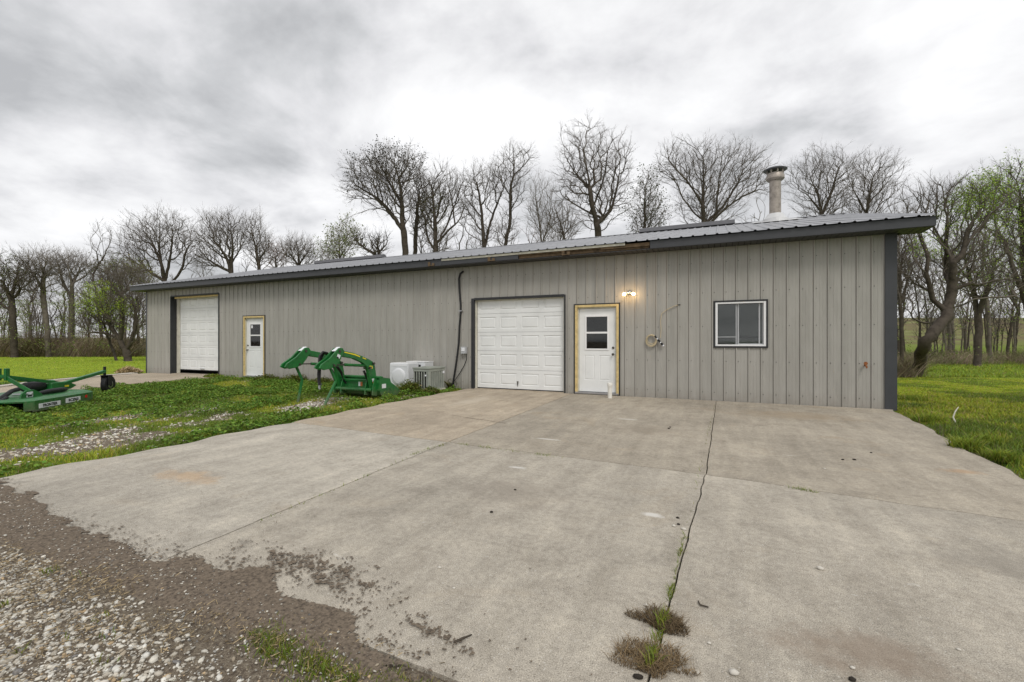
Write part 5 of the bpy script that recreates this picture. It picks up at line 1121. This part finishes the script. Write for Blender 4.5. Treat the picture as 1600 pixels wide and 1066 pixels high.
def tubes(P, par, rad, sel_min, sel_max, sides):
    """tube mesh of the tree edges; consecutive edges share one ring so bends stay closed"""
    n = len(P); ok = par >= 0; d_in = np.zeros((n, 3)); d_in[ok] = P[ok]-P[par[ok]]; d_in /= np.linalg.norm(d_in, axis=1)[:, None]+1e-9
    main = np.full(n, -1); o = np.argsort(rad); o = o[par[o] >= 0]; main[par[o]] = o           # thickest child wins
    d = d_in.copy(); m_ = main >= 0; d[m_] += d_in[main[m_]]; d /= np.linalg.norm(d, axis=1)[:, None]+1e-9
    ref = np.array([FWD[0], FWD[1], 0.06]); an = np.arange(sides)*2*math.pi/sides
    def ring(c, dd, r_):
        u = np.cross(dd, ref); u /= np.linalg.norm(u, axis=1)[:, None]+1e-9; w = np.cross(dd, u)
        return c[:, None]+(u[:, None]*np.cos(an)[None, :, None]+w[:, None]*np.sin(an)[None, :, None])*r_[:, None, None]
    k = np.nonzero(ok & (rad >= sel_min) & (rad < sel_max))[0]; ismain = main[par[k]] == k
    RN = ring(P, d, rad); kb = k[~ismain]; RB = ring(P[par[kb]], d_in[kb], np.minimum(rad[kb]*1.15, rad[par[kb]]))
    V = np.concatenate([RN.reshape(-1, 3), RB.reshape(-1, 3)]); start = np.where(ismain, par[k]*sides, 0); start[~ismain] = (n+np.arange(len(kb)))*sides
    i = np.arange(sides); j = (i+1) % sides; s_, e_ = start[:, None], (k*sides)[:, None]
    T = np.stack([s_+i, s_+j, e_+j, e_+i], -1).reshape(-1, 4); u_, inv = np.unique(T.ravel(), return_inverse=True)
    return V[u_], inv.reshape(-1, 4)
def twigs(P, par, rad, thin, L0, r0, seed, per=2, sub=2):
    rr = np.random.default_rng(seed); k = np.nonzero((rad < thin) & (par >= 0))[0]; k = np.repeat(k, per)
    d = P[k]-P[par[k]]; d /= np.linalg.norm(d, axis=1)[:, None]+1e-9
    def spray(org, d, L, r_):
        n = len(org); e = d+rr.normal(0, 0.42, (n, 3)); e[:, 2] += 0.15; e /= np.linalg.norm(e, axis=1)[:, None]
        tip = org+e*L[:, None]; u = np.cross(e, rr.normal(0, 1, (n, 3))); u /= np.linalg.norm(u, axis=1)[:, None]; w = np.cross(e, u)
        V = np.stack([org+u*r_, org-u*r_*.5+w*r_*.87, org-u*r_*.5-w*r_*.87, tip], 1); return V, e, tip
    L = L0*(0.4+0.9*rr.random(len(k))); V1, e, tip = spray(P[k], d, L, r0); VV = [V1]; tips = [tip]
    for s in range(sub):
        o2 = P[k]+e*(L*(0.35+0.4*rr.random(len(k))))[:, None]; V2, _, t2 = spray(o2, e, L*0.55, r0*0.75); VV.append(V2); tips.append(t2)
    V = np.concatenate(VV); n = len(V); f = np.array([(0, 1, 3, 3), (1, 2, 3, 3), (2, 0, 3, 3)])
    T = np.array([(0, 1, 3), (1, 2, 3), (2, 0, 3)]); T = (T[None]+(np.arange(n)*4)[:, None, None]).reshape(-1, 3)
    return V.reshape(-1, 3), T, np.concatenate(tips)
def leaf_quads(pts, size, col, seed):
    rr = np.random.default_rng(seed); n = len(pts); a = rr.normal(0, 1, (n, 3)); a /= np.linalg.norm(a, axis=1)[:, None]; b = np.cross(a, rr.normal(0, 1, (n, 3))); b /= np.linalg.norm(b, axis=1)[:, None]
    s = size*(0.5+0.8*rr.random((n, 1))); V = np.stack([pts-a*s, pts-b*s*.6, pts+a*s, pts+b*s*.6], 1).reshape(-1, 3)
    T = (np.array([(0, 1, 2), (0, 2, 3)])[None]+(np.arange(n)*4)[:, None, None]).reshape(-1, 3)
    C = np.array(col)[None]*(0.55+0.9*rr.random((n, 1)))*np.stack([0.8+0.4*rr.random(n), np.ones(n), np.ones(n)], -1); return V, T, np.repeat(C, 4, 0)
def to_tris(Q): return np.concatenate([Q[:, [0, 1, 2]], Q[:, [0, 2, 3]]])
def make_tree(name, label, D, trunks, crowns, R0, natt=1100, tip=0.016, tw=1.5, twr=0.0075, leafn=0, leafcol=(0.16, 0.24, 0.04), leafs=0.05, leafbox=None, pale=False, group=None, seed=1, per=2, sub=3, trop=0.12, red=False, ddep=0.8, kill_step=None, rk=0.52, bf=None, upw=None, tl=None, nk=0.62):
    """trunks / crowns in photo measurements at distance D metres"""
    rr = np.random.default_rng(seed); R0 *= rk; natt = int(natt*nk); twr = min(twr, 0.0058)
    base = atD(trunks[0][0][0], 533, D); gz_ = float(terrain(np.array([base[0]]), np.array([base[1]]))[0])
    T3 = []
    for ti, poly in enumerate(trunks):
        dd = 0.0; o = []
        for j, (x, y) in enumerate(poly):
            p = atD(x, y, D+dd)
            if ti == 0 and j == 0: p[2] = gz_-0.1
            o.append(p); dd += rr.normal(0, 0.25)
        T3.append(o)
    C3 = []
    for (x, y, rx, ry) in crowns:
        p = atD(x, y, D); C3.append((*p, rx*D/F, rx*D/F*ddep, ry*D/F))
    bf = bf or 0.18+0.24*rr.random(); upw = upw or 0.28+0.4*rr.random()
    ym = max(c[1]+c[3] for c in crowns); xm = float(np.mean([c[0] for c in crowns])); wm = max(c[2] for c in crowns)
    if trunks[0][0][1] > 540 and ym < 420 and D > 30:
        p = atD(trunks[0][1][0]*0.6+xm*0.4, ym-2, D); C3.append((*p, wm*0.75*D/F, wm*0.6*D/F, 24*D/F))
    vol = max(c[3] for c in C3); step = kill_step or max(0.11, (sum(c[3]*c[4]*c[5] for c in C3)/natt)**(1/3)*0.62)
    P, par, ntr = grow(seed, T3, C3, natt, step, bf, upw)
    n = len(P); cnt = np.zeros(n); ch = np.zeros(n, int); np.add.at(ch, par[par >= 0], 1); cnt[ch == 0] = 1
    for i in range(n-1, 0, -1): cnt[par[i]] += cnt[i]
    ex = 0.46; tip = R0/max(cnt[0], 3)**ex; rad = tip*cnt**ex
    rad[0] *= 1.35; rad[1] *= 1.12 if n > 1 else 1
    root = empty(name, tuple(P[0]+np.array([0, 0, 0.1]))); tag(root, label, 'tree', group); O = np.array(root.location)
    P = P-O; P[0] = P[0]
    thick = min(0.06, R0*0.3)
    v1, t1 = tubes(P, par, rad, thick, 9, 8); me = np_mesh('trunk', v1, t1); link_mesh('trunk', me, M['barkpale' if pale else 'bark'], root, True)
    v2, t2 = tubes(P, par, rad, 0, thick, 4); t2 = to_tris(t2); v3, t3, tips = twigs(P, par, rad, min(0.028, R0*0.16), tl or 0.80*(D/38)**0.8, twr, seed+5, per, sub)
    V = np.concatenate([v2, v3]); T = np.concatenate([t2, t3+len(v2)]); C = np.zeros((len(V), 3)); mi = np.zeros(len(T), int)
    if leafn:
        if leafbox is not None:
            pix = []
            for (x, y, rx, ry) in leafbox:
                c = atD(x, y, D)-O; q = (tips-c)/np.array([rx*D/F, rx*D/F, ry*D/F]); pix.append(np.sum(q*q, 1) < 1)
            cand = tips[np.any(pix, 0)]
            if len(cand) == 0: cand = tips
        else: cand = tips
        lp_ = cand[rr.integers(0, len(cand), leafn)]+rr.normal(0, 0.07, (leafn, 3)); v4, t4, c4 = leaf_quads(lp_, leafs, leafcol, seed+9)
        T = np.concatenate([T, t4+len(V)]); V = np.concatenate([V, v4]); C = np.concatenate([C, c4]); mi = np.concatenate([mi, np.ones(len(t4), int)])
    me = np_mesh('crown', V, T, C, mi); link_mesh('crown', me, [M['twigred' if red else ('twigpale' if pale else 'twig')], M['leaf']], root)
    return root
YG = (0.40, 0.52, 0.06)
# behind the shed
make_tree('bare_tree', 'large bare tree with dark budding twigs and a drooping left limb behind the roof centre', 38,
    [[(640, 560), (635, 402), (628, 338), (626, 288), (618, 262)], [(632, 360), (606, 326), (585, 306), (556, 290)], [(600, 326), (574, 327), (543, 341)], [(626, 290), (645, 280), (664, 266)], [(627, 320), (606, 280), (590, 252)]],
    [(602, 268, 60, 38), (560, 292, 30, 28), (645, 270, 26, 32), (600, 290, 50, 30)], 0.50, 2300, 0.02, leafn=2600, leafcol=(0.035, 0.035, 0.02), leafs=0.07, leafbox=[(602, 250, 70, 30), (555, 280, 25, 30), (655, 262, 20, 25)], seed=2)
make_tree('bare_tree', 'slim bare tree with a broken stub trunk just right of the large budding tree', 40,
    [[(652, 560), (648, 400), (651, 333), (655, 300)]], [(660, 310, 26, 42)], 0.36, 700, 0.016, seed=3)
make_tree('bare_tree', 'many-stemmed bare tree with a greenish haze left of the roof centre', 39,
    [[(684, 560), (682, 396), (678, 324), (674, 290)], [(683, 380), (700, 360), (718, 346), (725, 324)], [(712, 352), (706, 310), (700, 290)], [(681, 396), (668, 375), (664, 340)]],
    [(680, 305, 36, 42), (712, 305, 26, 36), (665, 345, 20, 30)], 0.46, 1500, 0.017, leafn=1500, leafcol=(0.13, 0.14, 0.05), leafs=0.05, leafbox=[(680, 330, 30, 35)], seed=4)
make_tree('bare_tree', 'twin-stemmed bare tree with fan-shaped crown right of the many-stemmed tree', 40,
    [[(760, 560), (757, 390), (752, 324), (745, 286)], [(758, 390), (768, 340), (786, 297)], [(754, 340), (735, 318), (722, 300)]],
    [(750, 290, 30, 34), (775, 285, 20, 30), (735, 330, 22, 32)], 0.36, 1100, 0.016, seed=5)
make_tree('bare_tree', 'tall slender leaning bare tree with a small high crown over the roof centre', 38,
    [[(770, 560), (788, 386), (798, 346), (797, 301), (804, 270), (802, 240)], [(797, 310), (785, 285), (779, 262)], [(803, 275), (820, 258), (826, 248)], [(798, 340), (785, 330)]],
    [(803, 258, 28, 30), (800, 300, 24, 30), (790, 350, 18, 26)], 0.30, 900, 0.015, seed=6)
make_tree('bare_tree', 'thin pale bare tree left of the tallest tree', 42,
    [[(852, 560), (848, 385), (842, 345), (838, 310)], [(848, 380), (860, 340)], [(846, 365), (832, 340)]], [(845, 325, 24, 44), (862, 350, 18, 32)], 0.24, 900, 0.015, seed=7, pale=True)
make_tree('bare_tree', 'tallest bare tree with broad open crown behind the roof', 36,
    [[(938, 560), (936, 372), (932, 346), (924, 318), (920, 280), (912, 235), (906, 205)], [(934, 352), (957, 327), (965, 291), (970, 242)], [(931, 344), (910, 327), (880, 308)], [(922, 300), (898, 270), (884, 245)], [(926, 325), (945, 280), (950, 235)], [(933, 350), (905, 345), (890, 360)]],
    [(912, 240, 40, 46), (955, 255, 38, 42), (895, 300, 32, 28), (960, 310, 32, 30), (925, 285, 42, 40)], 0.50, 2500, 0.018, seed=8)
make_tree('bare_tree', 'small dark thin tree in front of a gap, left of the tallest one\'s trunk', 34,
    [[(885, 560), (884, 378), (876, 350), (866, 325)], [(884, 372), (895, 350)]], [(875, 345, 26, 28), (895, 355, 16, 20)], 0.20, 500, 0.014, seed=88)
make_tree('budding_tree', 'narrow tree with scattered small green leaves right of the tallest tree', 33,
    [[(1008, 560), (1008, 360), (1006, 307), (1012, 280)]], [(1010, 300, 18, 32), (1012, 335, 28, 28)], 0.26, 800, 0.014, leafn=1500, leafcol=(0.07, 0.085, 0.035), leafs=0.06, seed=9)
make_tree('bare_tree', 'wide spreading bare tree left of the flue pipe', 36,
    [[(1100, 560), (1100, 351), (1098, 318), (1075, 285), (1047, 252)], [(1100, 352), (1130, 324), (1157, 280), (1165, 245)], [(1102, 358), (1144, 316), (1185, 294), (1200, 300)], [(1098, 322), (1100, 280), (1098, 245)], [(1110, 335), (1122, 290), (1128, 250)]],
    [(1060, 260, 38, 34), (1105, 262, 40, 40), (1160, 262, 36, 38), (1185, 290, 22, 24), (1110, 310, 50, 30)], 0.48, 2700, 0.018, seed=10)
make_tree('bare_tree', 'bare tree with rounded crown just right of the flue pipe', 39,
    [[(1285, 560), (1285, 345), (1280, 310), (1265, 275)], [(1284, 340), (1300, 300), (1310, 262)], [(1282, 330), (1262, 305)]], [(1270, 275, 34, 38), (1305, 272, 32, 36), (1290, 310, 40, 26)], 0.40, 1700, 0.017, seed=11)
make_tree('bare_tree', 'bare tree above the right end of the roof', 41,
    [[(1350, 560), (1352, 345), (1358, 305), (1365, 275)], [(1353, 335), (1335, 300)], [(1357, 320), (1378, 295)]], [(1345, 280, 30, 38), (1378, 282, 28, 40), (1360, 315, 36, 24)], 0.38, 1500, 0.017, seed=12)
# left behind the shed
make_tree('bare_tree', 'broad vase-shaped bare tree above the left end of the roof', 44,
    [[(262, 560), (258, 440), (253, 413), (236, 374)], [(259, 442), (268, 393), (270, 360)], [(261, 445), (282, 430), (290, 393), (306, 370)], [(258, 440), (225, 418), (196, 400)], [(256, 425), (248, 385), (250, 350)]],
    [(225, 378, 36, 38), (262, 368, 36, 34), (295, 385, 22, 38), (205, 405, 26, 26)], 0.50, 2400, 0.02, seed=13)
make_tree('bare_tree', 'bare tree with fan crown second from the left above the roof', 44,
    [[(365, 560), (363, 427), (350, 393), (326, 366)], [(364, 430), (364, 385), (360, 350)], [(362, 425), (330, 410), (315, 395)], [(364, 415), (378, 385)]],
    [(335, 372, 32, 38), (362, 370, 28, 38), (325, 405, 26, 22)], 0.46, 1900, 0.02, seed=14)
make_tree('bare_tree', 'narrower bare tree third from the left above the roof', 45,
    [[(409, 560), (407, 423), (399, 388), (392, 360)], [(406, 410), (418, 385)]], [(396, 370, 20, 34), (408, 390, 22, 30)], 0.34, 1100, 0.017, seed=15)
make_tree('bare_tree', 'low reddish bare tree between two taller bare trees above the roof', 50,
    [[(432, 560), (432, 420), (430, 400)]], [(432, 400, 20, 22)], 0.24, 450, 0.02, seed=16, red=True)
make_tree('bare_tree', 'low rounded bare tree left of the first ridge vent', 46,
    [[(468, 560), (467, 417), (466, 393)], [(467, 415), (480, 395)], [(467, 415), (452, 396)]], [(464, 394, 30, 22), (480, 402, 18, 20)], 0.32, 1000, 0.018, seed=17)
make_tree('budding_tree', 'pale green budding tree behind the left ridge vent', 46,
    [[(532, 560), (531, 405), (530, 380)], [(531, 405), (545, 380)], [(531, 405), (515, 388)]], [(540, 375, 22, 26), (518, 392, 18, 18)], 0.28, 900, 0.016, leafn=2600, leafcol=(0.22, 0.26, 0.08), leafs=0.08, seed=18, pale=True)
make_tree('leaning_tree', 'thick leaning broken trunk with thin shoots behind the roof', 40,
    [[(640, 470), (597, 405), (567, 385), (545, 369)], [(597, 405), (590, 385)], [(580, 394), (590, 372)]], [(588, 385, 24, 22), (560, 372, 14, 12)], 0.42, 500, 0.015, seed=19)
# far left group
make_tree('bare_tree', 'dark straight trunk bare tree at the far left edge', 37,
    [[(23, 558), (20, 487), (18, 465), (27, 430), (30, 405)], [(18, 490), (8, 478), (-15, 470)], [(19, 470), (5, 440)], [(24, 440), (48, 425)], [(19, 500), (-5, 520)]],
    [(20, 425, 42, 30), (-5, 450, 30, 35), (40, 440, 26, 30)], 0.42, 1800, 0.02, seed=20, nk=0.45, leafn=900, leafcol=(0.14, 0.17, 0.05), leafs=0.07, leafbox=[(10, 430, 30, 40)])
make_tree('bare_tree', 'pale reddish trunk bare tree second from the left edge', 38,
    [[(76, 558), (72, 496), (67, 464), (68, 430), (72, 405)], [(67, 462), (60, 440), (50, 425)], [(70, 462), (76, 455)], [(71, 478), (55, 468), (42, 464)]], [(62, 415, 28, 24), (80, 430, 18, 24)], 0.36, 1000, 0.018, pale=True, seed=21, nk=0.5)
make_tree('bare_tree', 'bare tree with long arching right limb, third from the left edge', 40,
    [[(107, 558), (113, 487), (111, 439), (106, 410)], [(112, 445), (122, 425), (145, 413)], [(112, 470), (98, 440), (92, 415)], [(112, 470), (128, 450)]], [(108, 412, 26, 22), (135, 418, 20, 12), (92, 420, 16, 20)], 0.34, 1100, 0.018, pale=True, seed=22, nk=0.5)
make_tree('low_spreading_tree', 'low spreading old tree with long horizontal limbs and bright young leaves left of shed', 30,
    [[(201, 564), (196, 545), (188, 532), (173, 523), (143, 518), (110, 523)], [(195, 540), (178, 515), (160, 500), (139, 487)], [(197, 548), (210, 520), (214, 490), (205, 460)], [(199, 560), (215, 545), (232, 533)], [(203, 535), (222, 525), (235, 515)], [(190, 530), (192, 495), (186, 465)], [(165, 505), (165, 470), (155, 445)]],
    [(165, 475, 42, 36), (205, 465, 36, 45), (140, 505, 30, 20), (225, 500, 20, 40), (185, 435, 36, 22)], 0.42, 2600, 0.016, leafn=5200, leafcol=YG, leafs=0.042, leafbox=[(150, 470, 26, 18), (168, 485, 24, 12), (182, 512, 24, 14), (198, 478, 16, 16), (135, 482, 14, 14), (160, 450, 25, 12)], seed=23, nk=0.42, red=False)
make_tree('thin_tree', 'thin dark leaning trunk just left of the low spreading tree', 31,
    [[(183, 564), (178, 550), (170, 530), (162, 505)]], [(165, 490, 18, 26)], 0.16, 400, 0.014, seed=24, nk=0.6)
make_tree('budding_tree', 'greenish budding tree above the low spreading tree', 42,
    [[(195, 558), (192, 500), (190, 450)], [(191, 470), (172, 440)], [(191, 465), (210, 440)]], [(195, 430, 36, 24), (165, 440, 26, 26), (220, 445, 20, 24)], 0.34, 1700, 0.018, leafn=3200, leafcol=(0.19, 0.20, 0.07), leafs=0.07, seed=25, nk=0.42, pale=True)
# right side
make_tree('leaning_tree', 'big leaning forked tree with young leaves right of the shed', 17.2,
    [[(1430, 592), (1438, 560), (1445, 535), (1462, 515), (1479, 494), (1487, 460), (1488, 434), (1489, 410)], [(1489, 412), (1472, 380), (1450, 335), (1415, 290)], [(1489, 415), (1505, 391), (1520, 350), (1531, 320), (1538, 290)], [(1478, 494), (1500, 480), (1522, 466), (1590, 463)], [(1447, 532), (1432, 505), (1415, 480), (1395, 470)], [(1445, 560), (1458, 550), (1464, 548)], [(1488, 440), (1470, 415), (1440, 400)], [(1489, 425), (1480, 370), (1478, 320), (1470, 285)]],
    [(1440, 330, 40, 50), (1490, 325, 44, 52), (1540, 320, 40, 45), (1425, 430, 32, 50), (1510, 400, 45, 45), (1560, 440, 40, 24)], 0.30, 3800, 0.0075, tw=1.0, twr=0.0045, leafn=7000, leafcol=(0.30, 0.42, 0.06), leafs=0.028, leafbox=[(1535, 300, 40, 36), (1500, 330, 35, 30), (1455, 380, 30, 30), (1560, 350, 30, 30)], seed=26, nk=0.30, per=2, sub=2, ddep=0.6, rk=0.62)
make_tree('bare_tree', 'dark upright trunk tree second from the right edge', 28,
    [[(1527, 566), (1530, 530), (1529, 499), (1520, 455), (1512, 420)], [(1527, 490), (1545, 450), (1555, 410)], [(1518, 450), (1500, 420)], [(1524, 470), (1512, 462)]], [(1510, 400, 32, 40), (1550, 395, 28, 42), (1530, 440, 32, 24)], 0.36, 1700, 0.012, tw=1.0, twr=0.007, seed=27, nk=0.3, leafn=2400, leafcol=(0.24, 0.31, 0.06), leafs=0.042)
make_tree('budding_tree', 'leafing tree overhanging the right edge of the view', 20,
    [[(1630, 590), (1612, 500), (1598, 460), (1585, 420), (1565, 370)], [(1612, 500), (1600, 420), (1600, 350), (1590, 290)], [(1600, 460), (1640, 400), (1650, 330)], [(1590, 430), (1560, 410)]], [(1590, 290, 44, 40), (1630, 340, 50, 60), (1575, 350, 36, 40), (1600, 420, 40, 40)], 0.26, 2400, 0.009, tw=1.0, twr=0.0055, seed=28, nk=0.4, leafn=6500, leafcol=(0.28, 0.40, 0.06), leafs=0.034, ddep=0.7, rk=0.75)
make_tree('thin_tree', 'thin tangled bare tree rising beside the right end of the shed', 22,
    [[(1408, 588), (1410, 520), (1404, 450), (1412, 390)], [(1408, 480), (1425, 420)], [(1405, 440), (1396, 380)]], [(1408, 390, 22, 60), (1425, 420, 20, 50)], 0.15, 1100, 0.009, tw=1.0, twr=0.006, seed=29, nk=0.5)
make_tree('bare_tree', 'thick pale straight trunk behind the leaning forked tree', 40,
    [[(1485, 552), (1486, 500), (1488, 450)]], [(1488, 400, 30, 60)], 0.38, 900, 0.014, twr=0.009, seed=30, pale=True)

# background woodland: prototypes then copies
protos = []
for i, (hx, R_, na, pale) in enumerate(((16, 0.13, 420, False), (20, 0.17, 520, True), (12, 0.10, 320, False), (24, 0.20, 620, False), (14, 0.12, 360, True))):
    D = 40.0; top = 470-hx*3.2
    t = [[(800, 556), (799+i, 500), (803-i*2, 460)], [(800, 505), (812, 470)], [(801, 490), (790, 462)]]
    pr = make_tree('sapling', 'slender bare woodland tree among the background thicket', D, t, [(802, (top+450)/2-10, hx*1.15, (455-top)/2+14), (798, 478, hx*0.9, 36)], R_*1.1, int(na*0.42), 0.014, tw=1.1, twr=0.009, seed=60+i, pale=pale, red=(i == 2), group='slender woodland trees in the background')
    protos.append(pr)
def copy_tree(o, loc, rz, s, zs=1.0):
    c = o.copy(); COL.objects.link(c); c.location = loc; c.rotation_euler = (0, 0, rz); c.scale = (s, s, s*zs)
    for ch_ in o.children:
        k = ch_.copy(); COL.objects.link(k); k.parent = c
    return c
rr = random.Random(5); PH = [max(v.co.z for v in next(c for c in p.children if c.name.startswith('crown')).data.vertices) for p in protos]
spots = []
for i in range(66): spots.append((rr.uniform(-40, 245), rr.uniform(39, 62), 0.5, 1.05))
for i in range(44): spots.append((rr.uniform(1392, 1640), rr.uniform(31, 60), 0.6, 1.3))
for i in range(30): spots.append((rr.uniform(245, 1380), rr.uniform(44, 58), 0.7, 1.0))
for x_ in (205, 320, 385, 445, 500, 515, 560, 655, 690, 725, 745, 775, 830, 868, 890, 985, 1030, 1045, 1160, 1190, 1235, 1250, 1320, 1335, 1392, 1400, 1388): spots.append((x_+rr.uniform(-6, 6), rr.uniform(42, 50), -float(np.interp(x_, [200, 640, 655, 775, 830, 1000, 1045, 1160, 1400], [386, 378, 305, 308, 318, 320, 318, 302, 290]))-rr.uniform(-12, 20), 0))
WL = ('slender bare woodland tree in the thicket beyond the left lawn', 'slender bare woodland tree in the undergrowth beyond the right lawn', 'slender bare tree low behind the shed roof')
for i, (x, D, s0, s1) in enumerate(spots):
    p = atD(x, 533, D); z = float(terrain(np.array([p[0]]), np.array([p[1]]))[0]); pr = protos[i % 5]; s = rr.uniform(s0, s1) if s0 > 0 else ((533+s0)*D/F+1.3)/(PH[i % 5]*1.0)*0.94
    if i < 5: pr.location = (p[0], p[1], z); pr.rotation_euler = (0, 0, rr.uniform(0, 6)); pr.scale = (s, s, s)
    else: pr = copy_tree(pr, (p[0], p[1], z), rr.uniform(0, 6.28), s, rr.uniform(0.85, 1.15))
    w_ = 0 if i < 66 else (1 if i < 110 else 2); pr['label'] = ('darkish ', 'pale ', 'reddish ', 'darkish thicker ', 'pale thin ')[i % 5]+WL[w_]; pr['group'] = ('slender trees beyond the left lawn', 'slender trees beyond the right lawn', 'slender trees behind the shed')[w_]

# thicket of brush at the wood's edge
def brush(name, lab, xr, Dr, n, h0, h1, seed, cols, w=0.02, zoff=0):
    r_ = np.random.default_rng(seed); x = r_.uniform(*xr, n); D = r_.uniform(*Dr, n); U = (x-800)/F*D
    X = RGT[0]*U+FWD[0]*D; Y = RGT[1]*U+FWD[1]*D-10.88; Z = terrain(X, Y); m = fbm(X*0.35, Y*0.35, 3, seed); H = (h0+(h1-h0)*r_.random(n)**1.6)*(0.5+1.0*m)
    C = np.array(cols)[r_.integers(0, len(cols), n)]*(0.6+0.7*r_.random((n, 1)))
    V, T, C2 = blades(X, Y, Z-0.05, H, w*(0.6+0.8*r_.random(n)), C*0.9, C*1.1, 1.1, seed)
    # side shoots
    k = 3; X2 = np.repeat(X, k)+r_.normal(0, 0.22, n*k); Y2 = np.repeat(Y, k)+r_.normal(0, 0.22, n*k); H2 = np.repeat(H, k)*(0.3+0.4*r_.random(n*k)); Z2 = np.repeat(Z, k)+np.repeat(H, k)*0.55*r_.random(n*k)
    V3, T3, C3 = blades(X2, Y2, Z2, H2, w*0.5, np.repeat(C, k, 0), np.repeat(C, k, 0)*1.1, 2.6, seed+1)
    o = link_mesh(name, np_mesh(name, np.concatenate([V, V3]), np.concatenate([T, T3+len(V)]), np.concatenate([C2, C3])), M['straw']); tag(o, lab, 'brush', None, 'stuff')
BR = [(0.19, 0.14, 0.10), (0.32, 0.26, 0.18), (0.11, 0.085, 0.062), (0.24, 0.17, 0.13), (0.16, 0.18, 0.07)]
brush('brush', 'tangled brown brush along the far left wood edge', (-60, 250), (37.6, 52), 9500, 0.25, 2.3, 201, BR, 0.026)
brush('brush', 'brown and green undergrowth behind the right lawn', (1385, 1660), (29, 44), 5200, 0.2, 1.1, 203, BR+[(0.10, 0.15, 0.03)], 0.02)
brush('brush_pile', 'pile of dead sticks at the foot of the leaning forked tree', (1398, 1428), (16.4, 19.5), 1300, 0.15, 0.85, 205, BR, 0.012)
brush('brush', 'low brown brush behind the shed', (240, 1390), (36, 44), 5000, 0.5, 2.0, 207, BR, 0.03)
# green leaf haze inside the left thicket and on the right
r_ = np.random.default_rng(77)
for nm, lab, xr, yr, Dr, n in (('thicket_leaves', 'young green leaves scattered through the far left thicket', (-40, 235), (455, 552), (36, 46), 26000), ('understory_leaves', 'young green leaves scattered through the right undergrowth', (1395, 1640), (380, 556), (26, 44), 9000)):
    x = r_.uniform(*xr, n); y = r_.uniform(*yr, n); D = r_.uniform(*Dr, n); k = fbm(x*0.05, y*0.08, 3, 9) > 0.50; x, y, D = x[k], y[k], D[k]
    U = (x-800)/F*D; P_ = np.stack([RGT[0]*U+FWD[0]*D, RGT[1]*U+FWD[1]*D-10.88, 1.3+(533-y)*D/F], -1)
    V, T, C = leaf_quads(P_, 0.045, (0.20, 0.25, 0.055), 5); o = link_mesh(nm, np_mesh(nm, V, T, C), M['leaf']); tag(o, lab, 'leaves', None, 'stuff')
